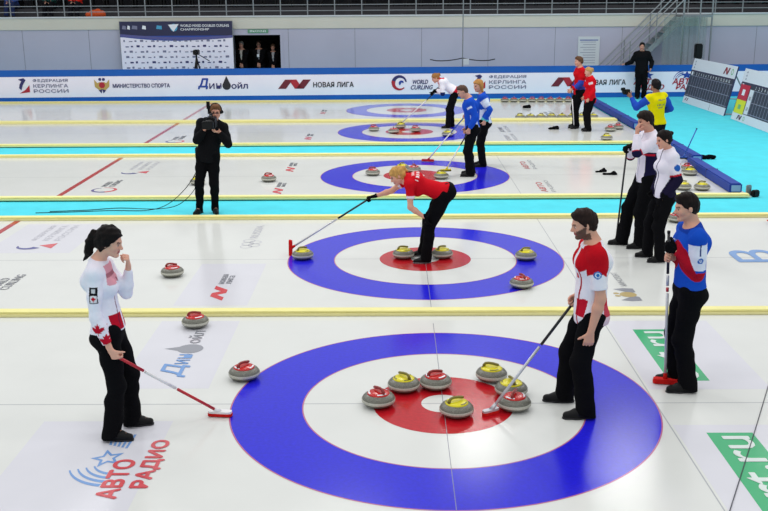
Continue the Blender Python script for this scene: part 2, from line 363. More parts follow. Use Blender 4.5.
class Person:
    """one person; all pose points are given in hall coordinates and turned into the person's own frame"""
    def __init__(s, label, base, facing, h=0.01, female=False, sc=1.0, bulk=1.0, group=None, pelvis=None, neck=None, head=None, look=None, yaw=0.0, headup=None,
                 rankle=None, lankle=None, rknee=None, lknee=None, rtoe=None, ltoe=None, rhand=None, lhand=None, relbow=(-.4, 0, -1), lelbow=(-.4, 0, -1), shw=None, hipyaw=None):
        s.base = V(base[0], base[1], 0); s.fa = facing; s.h = h; s.fem = female; s.sc = sc; s.bk = bulk
        s.root = thing('person', label, 'person', tuple(s.base), facing, group)
        c, n = math.cos(-facing), math.sin(-facing); s.Rm = np.array([[c, -n, 0], [n, c, 0], [0, 0, 1]])
        L = s.loc; k = sc
        s.P0 = L(pelvis); s.N = L(neck); s.HC = L(head)
        s.S = nrm(s.N - s.P0); f0 = V(math.cos(yaw), math.sin(yaw), 0); s.Fr = nrm(f0 - s.S * (f0 @ s.S)); s.Lf = np.cross(s.S, s.Fr)
        s.look = nrm(s.dirl(look)) if look is not None else V(1, 0, 0)
        hu = V(0, 0, 1) if headup is None else s.dirl(headup)
        s.hx = s.look; s.hy = nrm(np.cross(hu, s.hx)); s.hz = np.cross(s.hx, s.hy)
        shw = (0.158 if female else 0.182) * k if shw is None else shw
        s.shw = shw
        hy = V(-math.sin(yaw), math.cos(yaw), 0) if hipyaw is None else V(-math.sin(hipyaw), math.cos(hipyaw), 0)
        s.hl = s.P0 + hy * 0.092 * k - V(0, 0, .03); s.hr = s.P0 - hy * 0.092 * k - V(0, 0, .03); s.hy_dir = hy
        ll = s.N - s.S * 0.065 * k
        s.sl = ll + s.Lf * shw; s.sr = ll - s.Lf * shw
        s.ua, s.fo = 0.295 * k, 0.25 * k
        s.th, s.sh = 0.435 * k, 0.42 * k
        s.hands = {}
        for side, hd, eh in (('r', rhand, relbow), ('l', lhand, lelbow)):
            S0 = s.sr if side == 'r' else s.sl
            hd = hd or {}
            wr = L(hd['wrist']) if 'wrist' in hd else S0 + V(0.03, 0, -0.53 * k)
            d = nrm(s.dirl(hd.get('dir', s.inv(V(.1, 0, -1))))); n_ = nrm(s.dirl(hd.get('palm', s.inv(V(-.2, 1 if side == 'r' else -1, 0)))))
            if 'grip' in hd:
                n_ = nrm(n_ - d * (n_ @ d)); wr = L(hd['grip']) - d * 0.075 * k - n_ * (0.024)
            ex = min(max(np.linalg.norm(wr - S0) / (.985 * (s.ua + s.fo)), 1.0), 1.2)
            el, w2 = ik(S0, wr, s.ua * ex, s.fo * ex, s.dirl(eh)); d_ = d
            s.hands[side] = dict(el=el, wr=w2, d=d_, n=nrm(n_ - d_ * (n_ @ d_)), curl=hd.get('curl', 0.45), S=S0, thumb=hd.get('thumb', 0.3))
        s.legs = {}
        for side, an, kh, toe in (('r', rankle, rknee, rtoe), ('l', lankle, lknee, ltoe)):
            H = s.hr if side == 'r' else s.hl
            dL = np.linalg.norm(L(an) - H); kk = 1.012 * dL / (s.th + s.sh) if dL > .62 * k else 1.0
            kn, a2 = ik(H, L(an), s.th * kk, s.sh * kk, s.dirl(kh) if kh is not None else V(1, (-.1 if side == 'r' else .1), 0))
            t = nrm(s.dirl(toe)) if toe is not None else nrm(V(1, (-.15 if side == 'r' else .15), 0)); s.legs[side] = dict(H=H, kn=kn, an=a2, toe=nrm(V(t[0], t[1], 0)))
    def loc(s, p): return s.Rm @ (np.array(p, float) - s.base)
    def dirl(s, d): return s.Rm @ np.array(d, float)
    def inv(s, d): return s.Rm.T @ np.array(d, float)
    # ---- torso shapes shared by body and clothes, t = how much thicker
    def torso(s, F, t=0.0, hips=True):
        k = s.sc; b = s.bk; P0, N, S, Fr, Lf = s.P0, s.N, s.S, s.Fr, s.Lf; D = np.linalg.norm(N - P0); fem = s.fem
        if hips:
            F.rc(P0 - s.hy_dir * .062 * k - S * .01, P0 + s.hy_dir * .062 * k - S * .01, (.118 if fem else .112) * k * b + t, n=Fr, fl=.86, k=.03)
            for q in (-1, 1): F.el(P0 - Fr * .045 * k + s.hy_dir * .06 * k * q - S * .05 * k, (.095 * k + t,) * 3, k=.04)
        W = P0 + S * D * .36; Cc = P0 + S * D * .70
        F.rc(P0 + S * .0, W, ((.150 if fem else .152)) * k * b + t, ((.123 if fem else .145)) * k * b + t, n=Fr, fl=.74, k=.04)
        F.rc(W, Cc, ((.123 if fem else .145)) * k * b + t, ((.138 if fem else .168)) * k * b + t, n=Fr, fl=.70, k=.04)
        F.rc(Cc, N - S * .085 * k, ((.138 if fem else .168)) * k * b + t, (.115 if fem else .125) * k + t, n=Fr, fl=.66, k=.05)
        F.rc(s.sl - s.Lf * .02, s.sr + s.Lf * .02, .052 * k + t, k=.05)
        for q in (-1, 1):
            if fem: F.el(Cc - S * .03 * k + Fr * .072 * k + Lf * q * .066 * k, (.066 * k + t,) * 3, k=.035)
            else: F.el(Cc + S * .02 * k + Fr * .055 * k + Lf * q * .075 * k, (.072 * k + t,) * 3, k=.05)
            F.rc(N + S * .0, N - S * .055 * k + Lf * q * s.shw * .8, .045 * k + t, .045 * k + t, k=.04)
            F.el(Cc + S * .03 * k - Fr * .06 * k + Lf * q * .07 * k, (.075 * k + t,) * 3, k=.05)
        return F
    def arm(s, F, side, t=0.0, upto=2.0, k=.025):
        h = s.hands[side]; b = (.88 if s.fem else 1.0) * s.sc * (0.5 + 0.5 * s.bk)
        S0, E, Wr = h['S'], h['el'], h['wr']
        F.el(S0, (.058 * b + t,) * 3, k=.04)
        if upto <= 1: F.rc(S0, S0 + (E - S0) * upto, .054 * b + t, (.054 - .012 * upto) * b + t * 1.25, k=k); return F
        F.rc(S0, S0 + (E - S0) * .5, .054 * b + t, .051 * b + t, k=k); F.rc(S0 + (E - S0) * .5, E, .051 * b + t, .041 * b + t, k=k)
        e = min(upto - 1, 1.0); m = E + (Wr - E) * .3
        F.rc(E, m, .042 * b + t, .043 * b + t, k=k)
        F.rc(m, E + (Wr - E) * e, .043 * b + t, (.043 - .017 * e) * b + t, k=k)
        return F
    def hand(s, F, side, t=0.0):
        h = s.hands[side]; k = s.sc * (.92 if s.fem else 1.0); Wr, d, n = h['wr'], h['d'], h['n']
        w = np.cross(d, n) * (1 if side == 'r' else -1)     # towards the thumb
        kk = [(.034, .088), (.012, .092), (-.010, .088), (-.031, .080)]
        F.rc(Wr - d * .02, Wr + d * .02 * k, .025 * k + t, .024 * k + t, n=n, fl=.75, k=.012)
        for wo, dd in kk: F.rc(Wr + d * .018 * k + w * wo * .55 * k, Wr + d * dd * k + w * wo * k, .0135 * k + t, .0118 * k + t, k=.014)
        c = h['curl']
        for (wo, dd), ln in zip(kk, (.94, 1.05, .97, .78)):
            p = Wr + d * dd * k + w * wo * k; a = 0.0
            for j, (l, r0, r1) in enumerate(((.043, .0105, .0095), (.026, .0095, .0088), (.021, .0088, .0075))):
                a += c * (1.35, 1.5, .95)[j]; q = p + (d * math.cos(a) + n * math.sin(a)) * l * ln * k; F.rc(p, q, r0 * k + t, r1 * k + t, k=.004); p = q
        p = Wr + d * .026 * k + w * .022 * k; th = h['thumb']
        for j, (l, r0, r1) in enumerate(((.040, .0155, .0125), (.032, .0118, .0105), (.024, .0105, .0085))):
            a = th * (0.5, 1.6, 2.4)[j]; dv = nrm(d * .75 + w * (.8 * math.cos(a)) + n * (.15 + math.sin(a))); q = p + dv * l * k; F.rc(p, q, r0 * k + t, r1 * k + t, k=.006); p = q
        return F
    def leg(s, F, side, t=0.0):
        g = s.legs[side]; b = s.sc * s.bk; H, K, A = g['H'], g['kn'], g['an']
        F.rc(H, H + (K - H) * .45, .088 * b + t, .074 * b + t, k=.03); F.rc(H + (K - H) * .45, K, .074 * b + t, .055 * b + t, k=.03)
        C_ = K + (A - K) * .3 - V(.015, 0, 0); F.rc(K, C_, .054 * b + t, .055 * b + t, k=.03); F.rc(C_, A, .055 * b + t, .034 * b + t, k=.03); return F
    def HP(s, x, y, z): return s.HC + (s.hx * x + s.hy * y + s.hz * z) * s.sc
    def headf(s, F):
        k = s.sc; ax = [s.hx, s.hy, s.hz]; H = s.HP; r = lambda *a: tuple(q * k for q in a)
        F.el(H(-.014, 0, .030), r(.094, .076, .088), ax, k=.02)
        F.el(H(.030, 0, -.028), r(.060, .057, .080), ax, k=.03)
        for q in (-1, 1):
            F.rc(H(.0, .048 * q, -.055), H(.066, .014 * q, -.094), .018 * k, .016 * k, k=.025)
            F.rc(H(.083, .012 * q, .020), H(.066, .042 * q, .020), .010 * k, .009 * k, k=.014)
            F.el(H(.056, .040 * q, -.026), r(.026, .022, .026), ax, k=.02)
            F.el(H(-.006, .078 * q, -.008), r(.019, .009, .031), ax, k=.006)
            F.el(H(.098, .011 * q, -.030), r(.011, .008, .007), ax, k=.006)
        F.el(H(.078, 0, -.094), r(.018, .02, .016), ax, k=.015)
        F.rc(H(.086, 0, .008), H(.109, 0, -.024), .008 * k, .0105 * k, k=.012)
        for q in (-1, 1): F.sub_el(H(.099, .031 * q, .002), r(.017, .019, .013), ax, k=.012)
        for q in (-1, 1): F.el(H(.073, .031 * q, .001), r(.0125, .0135, .0125), ax, k=.003)
        F.rc(H(.088, -.014, -.053), H(.088, .014, -.053), .0075 * k, k=.005); F.rc(H(.087, -.012, -.064), H(.087, .012, -.064), .008 * k, k=.005)
        F.rc(H(-.02, 0, -.055), s.N + s.S * .01, (.048 if s.fem else .058) * k, (.052 if s.fem else .064) * k, k=.03)
        return F
    def hc(s, P): Q = P - s.HC; return (Q @ s.hx) / s.sc, (Q @ s.hy) / s.sc, (Q @ s.hz) / s.sc
    def body(s, skin=(222, 172, 150), beard=None, lips=(176, 92, 88), brow=(60, 42, 34)):
        F = Field(s.h); s.torso(F)
        for q in 'rl': s.arm(F, q); s.hand(F, q); s.leg(F, q)
        for q in 'rl': g = s.legs[q]; F.rc(g['an'], g['an'] + g['toe'] * .12 - V(0, 0, .04), .034 * s.sc, .024 * s.sc, k=.02); F.rc(g['an'], g['an'] - g['toe'] * .03 - V(0, 0, .035), .032 * s.sc, .027 * s.sc, k=.02)
        s.headf(F)
        def col(P):
            C = np.tile(lin(skin), (len(P), 1)); x, y, z = s.hc(P); ay = np.abs(y)
            near = (x * x + y * y + z * z) < .03
            def paint(m, c, a=1.0): mm = (m & near); C[mm] = C[mm] * (1 - a) + lin(c) * a
            paint((x > .03) & (ay < .06) & (z < -.01) & (z > -.06), (226, 150, 130), .25)
            if beard: paint(((x > .005 - .2 * (z + .03)) | (z < -.07)) & (x > -.02) & (z < -.028 + .25 * (.07 - x)) & (z > -.125) & ~((x > .083) & (z > -.047)), beard, .85)
            paint((x > .078) & (ay < .021) & (z < -.046) & (z > -.072), lips)
            paint((x > .06) & (ay > .014) & (ay < .048) & (np.abs(z - .0225) < .0055), brow, .9)
            paint((x > .06) & (ay > .020) & (ay < .042) & (np.abs(z - .001) < .0055), (224, 210, 204), .7)
            paint((x > .06) & (np.abs(ay - .031) < .0065) & (np.abs(z - .001) < .0075), (50, 36, 30))
            paint((x > .06) & (ay > .017) & (ay < .045) & (np.abs(z - .0095) < .003), (50, 34, 30), .8)
            return C
        return field_obj('body', F, 'skin', s.root, col, 1)
    def tcoords(s, P):
        """where on the top a point lies: height along the spine, forward, left, and along each arm (0..1 upper, 1..2 forearm, -1 not on the arm)"""
        Q = P - s.P0; zz = Q @ s.S; ff = Q @ s.Fr; ll = Q @ s.Lf; arms = {}
        D = np.linalg.norm(s.N - s.P0)
        W = s.P0 + s.S * .05; _, dt = seg_t(P, W, s.N - s.S * .1)
        for q in 'rl':
            h = s.hands[q]; t1, d1 = seg_t(P, h['S'], h['el']); t2, d2 = seg_t(P, h['el'], h['wr']); fore = d2 < d1
            t = np.where(fore, 1 + t2, t1); d = np.minimum(d1, d2); arms[q] = np.where((d < dt * .62 + .012) & (d < .095), t, -1.0)
        return zz / D, ff, ll, arms
    def top(s, colour, sleeve=2.0, hem=-.16, t=.014, name='jacket', neck=.015, front=.35, wr=.0035, collar=0.0, hips=True):
        F = Field(s.h); B = Field(s.h); s.torso(B, t, hips)
        if s.bk: B.rc(s.P0 - s.S * .12, s.P0 + s.S * .1, .142 * s.sc * s.bk + t * .6, .142 * s.sc * s.bk + t * .6, n=s.Fr, fl=.82, k=.04)
        B.cut(s.P0 + s.S * hem, -s.S)
        if collar: B.rc(s.N - s.S * .03, s.N + s.S * collar, .068 * s.sc, .062 * s.sc, k=.03)
        B.cut(s.N + s.S * (neck + collar), s.S + s.Fr * front)
        F.group(B, .001)
        for q in 'rl':
            A = Field(s.h); s.arm(A, q, t, min(sleeve, 2.0))
            h = s.hands[q]
            if sleeve <= 1: A.cut(h['S'] + (h['el'] - h['S']) * sleeve, h['el'] - h['S'])
            else:
                c_ = h['el'] + (h['wr'] - h['el']) * (sleeve - 1)
                if s.safe_cut(h, c_): A.cut(c_, h['wr'] - h['el'])
            F.group(A, .03)
        F.noise(wr, 28, seed=int(abs(s.base[0] * 100)) % 97)
        def col(P): return colour(s, P, *s.tcoords(P))
        return field_obj(name, F, 'cloth', s.root, col if callable(colour) else colour, 1)
    def safe_cut(s, h, c_):
        return ((h['S'] - c_) @ nrm(h['wr'] - h['el'])) < -.02
    def trousers(s, colour=(15, 15, 18), t=.018, flare=1.0, waist=.07, hemz=.03, name='trousers', loose=0.0):
        F = Field(s.h); k = s.sc; b = s.bk
        B = Field(s.h)
        B.rc(s.P0 - s.hy_dir * .062 * k - s.S * .01, s.P0 + s.hy_dir * .062 * k - s.S * .01, .114 * k * b + t, n=s.Fr, fl=.88, k=.03)
        B.rc(s.P0, s.P0 + s.S * .12, .15 * k * b + t * .5, .14 * k * b + t * .5, n=s.Fr, fl=.76, k=.04)
        for q in (-1, 1): B.el(s.P0 - s.Fr * .045 * k + s.hy_dir * .06 * k * q - s.S * .05 * k, (.095 * k + t * .7,) * 3, k=.04)
        B.cut(s.P0 + s.S * waist, s.S); F.group(B, .001)
        for q in 'rl':
            g = s.legs[q]; H, K, A = g['H'], g['kn'], g['an']; L_ = Field(s.h)
            L_.rc(H, H + (K - H) * .45, .092 * k * b + t, .080 * k * b + t, k=.03); L_.rc(H + (K - H) * .45, K, .080 * k * b + t, .063 * k * b + t + loose, k=.03)
            C_ = K + (A - K) * .35 - V(.01, 0, 0); e = A + nrm(A - K) * .10
            L_.rc(K, C_, .063 * k * b + t + loose, .058 * k * b + t + loose, k=.03); L_.rc(C_, e, .058 * k * b + t + loose, .062 * k * flare + t, k=.03)
            z = A[2] - .08 * k + hemz
            L_.cut(V(A[0], A[1], z), V(.18 * g['toe'][0], .18 * g['toe'][1], -1))
            F.group(L_, .035)
        F.noise(.005, 34, seed=5, ax=(1, 1, .6))
        return field_obj(name, F, 'cloth', s.root, colour, 1)
    def shoes(s, colour=(16, 16, 18), sole=(40, 40, 44)):
        k = s.sc * (.93 if s.fem else 1.0)
        for q in 'rl':
            g = s.legs[q]; A = g['an'].copy(); T = g['toe']; gz = A[2] - .08 * s.sc
            o = V(A[0], A[1], gz); F = Field(min(s.h, .009)); z = V(0, 0, 1)
            F.rc(o - T * .045 * k + z * .042, o + T * .07 * k + z * .042, .036 * k, .043 * k, k=.03)
            F.rc(o + T * .07 * k + z * .034, o + T * .155 * k + z * .030, .041 * k, .032 * k, k=.03)
            F.rc(o + z * .04 - T * .01, A + z * .03 - T * .005, .044 * k, .042 * k, k=.03)
            F.cut(o + z * .006, -z); F.cut(A + z * .02, z)
            sh = field_obj('shoe', F, 'leather', s.root, colour, 1)
            G = Field(min(s.h, .009)); G.rc(o - T * .05 * k + z * .012, o + T * .07 * k + z * .012, .040 * k, .047 * k, k=.02); G.rc(o + T * .07 * k + z * .012, o + T * .158 * k + z * .012, .045 * k, .034 * k, k=.02)
            G.cut(o + z * .016, z, k=.002); G.cut(o + z * .0005, -z, k=.002)
            field_obj('sole', G, 'leather', sh, sole, 0)
    def glove(s, side, colour=(14, 14, 16)):
        F = Field(min(s.h, .009)); s.hand(F, side, .0035); h = s.hands[side]; F.rc(h['wr'] - h['d'] * .03, h['wr'], .031 * s.sc, .029 * s.sc, n=h['n'], fl=.8, k=.01)
        return field_obj('glove', F, 'cloth', s.root, colour, 0)
    def hairdo(s, style='short', colour=(34, 24, 20), slope=(.73, -.68), off=(.012, -.006), vol=.0, seed=3):
        k = s.sc; ax = [s.hx, s.hy, s.hz]; H = s.HP; r = lambda *a: tuple((q + vol) * k for q in a); F = Field(s.h * .9); B = Field(s.h * .9)
        B.el(H(-.014, 0, .033), r(.104, .086, .097), ax, k=.02)
        B.el(H(-.035, 0, -.01), r(.080, .076, .085), ax, k=.03)
        if style in ('short', 'fringe'): B.el(H(.02, .01, .10), r(.062, .055, .03), ax, k=.03)
        n = s.hx * slope[0] + s.hz * slope[1]; B.cut(H(off[0], 0, off[1]), n, .012)
        F.group(B, .001)
        if style == 'fringe': F.el(H(.058, .02, .082), tuple(q * k for q in (.045, .055, .03)), ax, k=.02)
        if style == 'pony':
            F.rc(H(-.10, 0, .02), H(-.135, 0, .022), .022 * k, .028 * k, k=.01); F.rc(H(-.140, 0, .02), H(-.150, 0, -.05), .034 * k, .037 * k, k=.02); F.rc(H(-.150, 0, -.05), H(-.150, 0, -.13), .040 * k, .032 * k, k=.02); F.rc(H(-.150, 0, -.13), H(-.172, 0, -.22), .032 * k, .008 * k, k=.02)
        if style == 'bun': F.el(H(-.115, 0, .045), tuple(q * k for q in (.036, .038, .036)), ax, k=.015)
        if style == 'smallpony': F.rc(H(-.09, 0, .04), H(-.125, 0, .045), .028 * k, .03 * k, k=.015); F.rc(H(-.125, 0, .045), H(-.15, .01, -.02), .03 * k, .012 * k, k=.015)
        if style == 'long':
            for q in (-1, 1): F.rc(H(-.03, .065 * q, .0), H(-.03, .072 * q, -.13), .034 * k, .026 * k, k=.03)
            F.rc(H(-.075, 0, .0), H(-.07, 0, -.14), .05 * k, .04 * k, k=.04)
        F.noise(.0035 if s.h < .01 else .005, 120 if s.h < .01 else 70, seed=seed)
        c1 = np.array(colour, float)
        def col(P):
            x, y, z = s.hc(P); v = np.sin(x * 190 + z * 90) * np.sin(y * 230 + z * 60) * .5; return lin(np.clip(c1[None, :] * (1 + .22 * v[:, None]), 0, 255))
        return field_obj('hair', F, 'hair', s.root, col, 0)

def disc(cx, cy, r, n=24): return [(cx + r * math.cos(2 * PI * k / n), cy + r * math.sin(2 * PI * k / n)) for k in range(n)]

# ------------------------------------------------------------------ floor: cyan carpet with five sheets of ice let into it
struct(mesh_obj('floor', [(-30, -14, -.02), (22, -14, -.02), (22, 34, -.02), (-30, 34, -.02)], [(0, 1, 2, 3)], 'carpet'))
SHEETS = [(-2.45, 2.48, 'nearest'), (2.48, 7.28, 'second'), (8.86, 13.45, 'third'), (15.15, 19.35, 'fourth'), (19.35, 24.6, 'farthest')]
for a, b, n in SHEETS:
    o = MB().box((-27, a, -.03), (5.78, b, 0)).build('ice_sheet', 'ice'); struct(o)
HY = [0.0, 4.815, 11.037, 17.3125, 22.130]
ice = Pl((0, 0, 0), (1, 0, 0), (0, 1, 0))
def flat(name, x0, y0, x1, y1, m, off=.0006, kind=True, parent=None):
    o = mesh_obj(name, [(x0, y0, off), (x1, y0, off), (x1, y1, off), (x0, y1, off)], [(0, 1, 2, 3)], m, parent)
    if kind: struct(o)
    return o
def ring(name, r0, r1, m, parent, off):
    n = 160; vs = []; fs = []
    for k in range(n):
        a = 2 * PI * k / n; vs += [(r0 * math.cos(a), r0 * math.sin(a), off), (r1 * math.cos(a), r1 * math.sin(a), off)]
    for k in range(n): j = (k + 1) % n; fs.append((2 * k, 2 * k + 1, 2 * j + 1, 2 * j))
    return mesh_obj(name, vs, fs, m, parent)
names = ['largest nearest blue and red target rings, with seven clustered stones', 'blue and red target rings under the bending sweeper in red', 'blue and red target rings on the middle sheet, behind the bending sweeper in red',
         'blue and red target rings on the fourth sheet, by the bending white jacket player', 'small farthest blue and red target rings, nearest the advertising boards']
for y, nm in zip(HY, names):
    t = thing('target_rings', nm, 'target rings', (0, y, 0), group='target rings on the ice')
    ring('blue_ring', 1.219, 1.829, 'blue', t, .001); ring('red_ring', .19, .61, 'red', t, .001)
    ring('outer_edge', 1.826, 1.838, 'thinred', t, .0012); ring('inner_edge', 1.208, 1.2195, 'thinred', t, .0012)
for i, (a, b, n) in enumerate(SHEETS):
    y = HY[i]
    flat('floor_line', -.0028, max(a, y - 2.2), .0028, min(b, y + 2.2) - .05, 'tee', .0016); flat('floor_line', 1.829, max(a, -2.4) + .06, 1.84, b - .06, 'thin', .0005)
    flat('floor_line', -20, y - .006, 5.6, y + .006, 'thin', .0005)
    flat('floor_line', -6.40, a + .1, -6.30, b - .1, 'hog', .0018)
def hoop(pl, cx, cy, r0, r1, off, name, m, parent, n=28):
    vs = []; 
    for k in range(n): c_, s_ = math.cos(2 * PI * k / n), math.sin(2 * PI * k / n); vs += [pl.at(cx + r0 * c_, cy + r0 * s_, off), pl.at(cx + r1 * c_, cy + r1 * s_, off)]
    return mesh_obj(name, vs, [(2 * k, 2 * k + 1, 2 * ((k + 1) % n) + 1, 2 * ((k + 1) % n)) for k in range(n)], m, parent)
# foam dividers between the sheets
for i, (y, nm, x1) in enumerate([(2.48, 'yellow foam divider between the nearest and second ice sheets', 5.75), (7.28, 'yellow foam divider on the near side of the wide cyan walkway', 5.6), (8.86, 'yellow foam divider on the far side of the wide cyan walkway', 5.72),
                                 (13.5, 'yellow foam divider behind the third sheet, near side of the narrow cyan strip', 5.72), (15.10, 'yellow foam divider on the far side of the narrow cyan strip', 5.72),
                                 (19.42, 'yellow foam divider between the fourth and farthest ice sheets', 5.75), (24.65, 'yellow foam divider running just in front of the advertising boards', 5.7)]):
    w_ = .18 if i in (0, 1, 2) else .42 if i == 5 else .2
    t = thing('foam_divider', nm, 'divider', (0, y, 0), group='foam dividers')
    MB().box((-26, -w_ / 2, 0), (x1, w_ / 2, .032), bev=.006).build('base_strip', 'foamside', t)
    MB().box((-26, -w_ / 2 + .02, .032), (x1, w_ / 2 - .02, .055), bev=.008).build('top_strip', 'foam', t)

# ------------------------------------------------------------------ adverts printed under the ice (text runs away from the camera)
def ipl(x, y): return Pl((x, y, 0), (0, 1, 0), (-1, 0, 0))
def icelogo(label, x, y): return thing('ice_logo', label, 'floor logo', (0, 0, 0))
def film(x0, y0, x1, y1, nm): struct(flat(nm, x0, y0, x1, y1, 'lilac', .0004))
film(-3.35, -2.3, -2.27, -.35, 'floor_film'); film(-2.95, .35, -2.1, 2.25, 'floor_film'); film(1.86, .3, 2.95, 2.2, 'floor_film'); film(1.86, -2.2, 2.95, -.45, 'floor_film')
film(-2.95, 2.8, -2.1, 4.6, 'floor_film'); film(-6.1, 5.2, -4.9, 7.0, 'floor_film')
t = icelogo('red lettering with blue star on the ice by the dark-haired woman\'s feet', 0, 0)
p = ipl(-2.40, -1.66); text(p, 'АВТО', 0, 0, .15, 'lettering', 'l_red', t, w=.60, bold=.06)
p = ipl(-2.19, -1.50); text(p, 'РАДИО', 0, 0, .15, 'lettering', 'l_red', t, w=.78, bold=.06)
p = ipl(-2.63, -1.03)
star = [(.155 * (1 if k % 2 == 0 else .45) * math.cos(PI / 2 + k * PI / 5), .13 * (1 if k % 2 == 0 else .45) * math.sin(PI / 2 + k * PI / 5)) for k in range(10)]
s_in = [(x * .6, y * .6) for x, y in star]
vs = [p.at(x, y, .002) for x, y in star + s_in]
mesh_obj('star', vs, [(k, (k + 1) % 10, 10 + (k + 1) % 10, 10 + k) for k in range(10)], 'l_blue', t)
for k in range(4): poly(p, arcband(-.06, -.12, .18 + .06 * k, .21 + .06 * k, PI * .62, PI * 1.0 - .05 * k, .4, 1.3), .002, 'arc_stripe', 'l_blue', t)
for k in range(5): poly(p, [(.17 + .015 * k, -.05 + .035 * k - .06), (.42, -.12 + .045 * k), (.42, -.10 + .045 * k), (.17 + .015 * k, -.03 + .035 * k - .06)], .002, 'ray_stripe', 'l_blue', t)
t = icelogo('blue and grey lettering with a dark drop on the ice behind the woman\'s broom', 0, 0)
p = ipl(-2.40, .62); text(p, 'Д', 0, -.02, .25, 'lettering', 'l_blue', t, w=.34, bold=.03, shear=.25); text(p, 'ин', .34, .01, .13, 'lettering', 'l_blue', t, w=.26, bold=.02)
poly(p, disc(.76, .07, .13, 24), .002, 'drop', 'l_grey', t); poly(p, [(.68, .13), (.76, .33), (.84, .13)], .0019, 'drop', 'l_grey', t)
text(p, 'ойл', .92, .01, .14, 'lettering', 'l_grey', t, w=.38, bold=.02)
t = icelogo('green panel with white letters on the ice behind the blue shirt player\'s broom', 0, 0)
p = ipl(2.46, .50)
poly(p, [(0, 0), (1.42, 0), (1.42, .37), (0, .37)], .001, 'panel', 'l_green', t); text(p, 'ort.ru', .03, .06, .25, 'lettering', 'l_white', t, w=1.32, bold=.02)
t = icelogo('green panel with white letters on the ice at the bottom right corner of the photo', 0, 0)
p = ipl(2.46, -2.02)
poly(p, [(0, 0), (1.42, 0), (1.42, .37), (0, .37)], .001, 'panel', 'l_green', t); text(p, 'ort.ru', .03, .06, .25, 'lettering', 'l_white', t, w=1.32, bold=.02)
def nl_logo(x, y, label, L=.62, H=.17, off=0):
    t = icelogo(label, 0, 0); p = ipl(x, y)
    poly(p, [(0, 0), (.13, 0), (.30, H), (.17, H)], .002, 'letter_stroke', 'l_red', t); poly(p, [(.17, H), (.30, H), (.43, 0), (.30, 0)], .0018, 'letter_stroke', 'l_red', t); poly(p, [(.30, 0), (.43, 0), (.60, H), (.47, H)], .002, 'letter_stroke', 'l_red', t)
    text(p, 'новая', .68, H * .52, H * .4, 'lettering', 'l_grey', t, w=.42, bold=.02); text(p, 'лига', .68, 0, H * .4, 'lettering', 'l_grey', t, w=.36, bold=.02)
nl_logo(-2.42, 2.98, 'red angular letter with grey words on the ice, above the stone on the near divider')
nl_logo(-2.42, 9.25, 'red angular letter on the third sheet, just above the wide cyan walkway'); nl_logo(-2.42, 11.5, 'red angular letter on the third sheet, below the narrow cyan strip')
nl_logo(-2.42, 15.9, 'red angular letter on the fourth sheet, left of its rings'); nl_logo(-2.42, 21.2, 'faint red angular letter on the farthest sheet, left of its rings')
def fed_logo(x, y, label):
    t = icelogo(label, 0, 0); p = ipl(x, y)
    poly(p, arcband(.13, .22, .10, .20, PI * .5, PI * 1.35, .2, 1.3), .002, 'blue_swoosh', 'l_navy', t); poly(p, [(0, -.14), (.17, .08), (.3, -.14)], .002, 'red_triangle', 'l_red', t)
    for k, s_ in enumerate(('ФЕДЕРАЦИЯ', 'КЕРЛИНГА', 'РОССИИ')): text(p, s_, .46, .22 - .17 * k, .1, 'lettering', 'l_pale', t, w=.95)
fed_logo(-5.38, 5.45, 'faded blue and red swoosh logo with pale words, left end of the second sheet'); fed_logo(-5.48, 11.4, 'small blue and red swoosh logo on the third sheet beside the cameraman')
def wcf_logo(x, y, label, m='l_grey', rings=True):
    t = icelogo(label, 0, 0); p = ipl(x, y)
    if rings:
        poly(p, arcband(.0, .1, .17, .24, PI * .15, PI * 1.1, .3, 1.2), .002, 'blue_arc', 'l_navy', t); poly(p, arcband(.0, .1, .17, .24, PI * 1.1, PI * 2.1, 1.2, .3), .002, 'red_arc', 'l_red', t)
    text(p, 'WORLD', .3, .14, .11, 'lettering', m, t, w=.5, bold=.01); text(p, 'CURLING', .3, 0, .11, 'lettering', m, t, w=.66, bold=.01)
wcf_logo(-5.6, 9.72, 'red and navy ring logo with grey words on the third sheet beside the red line'); wcf_logo(-5.6, 15.8, 'red and navy ring logo on the fourth sheet beside the cameraman\'s head'); wcf_logo(-5.10, 3.15, 'grey two-line words at the left edge of the second sheet', rings=False)
t = icelogo('pale grey interlocking rings on the second sheet, left of its target rings', 0, 0); p = ipl(-2.45, 5.5)
for k, (cx, cy) in enumerate(((0, .05), (.17, .05), (.34, .05), (.085, -.05), (.255, -.05))): hoop(p, cx, cy, .075, .088, .002, 'ring', 'l_pale', t)
text(p, 'RUSSIA', .5, -.05, .12, 'lettering', 'l_pale', t, w=.8)
t = icelogo('pale blue lettering on the second sheet, right of the blue shirt player', 0, 0); p = ipl(4.72, 4.58); text(p, 'В', 0, 0, .60, 'lettering', 'l_blue', t, w=.62, bold=.02)
t = icelogo('gold and grey eagle emblem on the second sheet behind the bearded player', 0, 0); p = ipl(2.5, 3.0)
poly(p, disc(.16, .17, .1, 24), .002, 'shield', 'l_gold', t)
for q in (-1, 1): poly(p, [(.16 + q * .05, .12), (.16 + q * .22, .30), (.16 + q * .26, .18), (.16 + q * .24, .06), (.16 + q * .1, .06)], .0018, 'wing', 'l_grey', t); poly(p, disc(.16 + q * .05, .30, .035, 12), .002, 'eagle_head', 'l_gold', t)
text(p, 'МИНСПОРТ', .5, .1, .08, 'lettering', 'l_grey', t, w=.6)
def small_words(x, y, a, b, label, m='l_red'):
    t = icelogo(label, 0, 0); p = ipl(x, y); text(p, a, 0, .16, .11, 'lettering', m, t, w=.9, bold=.015); text(p, b, 0, 0, .09, 'lettering', 'l_grey', t, w=1.1)
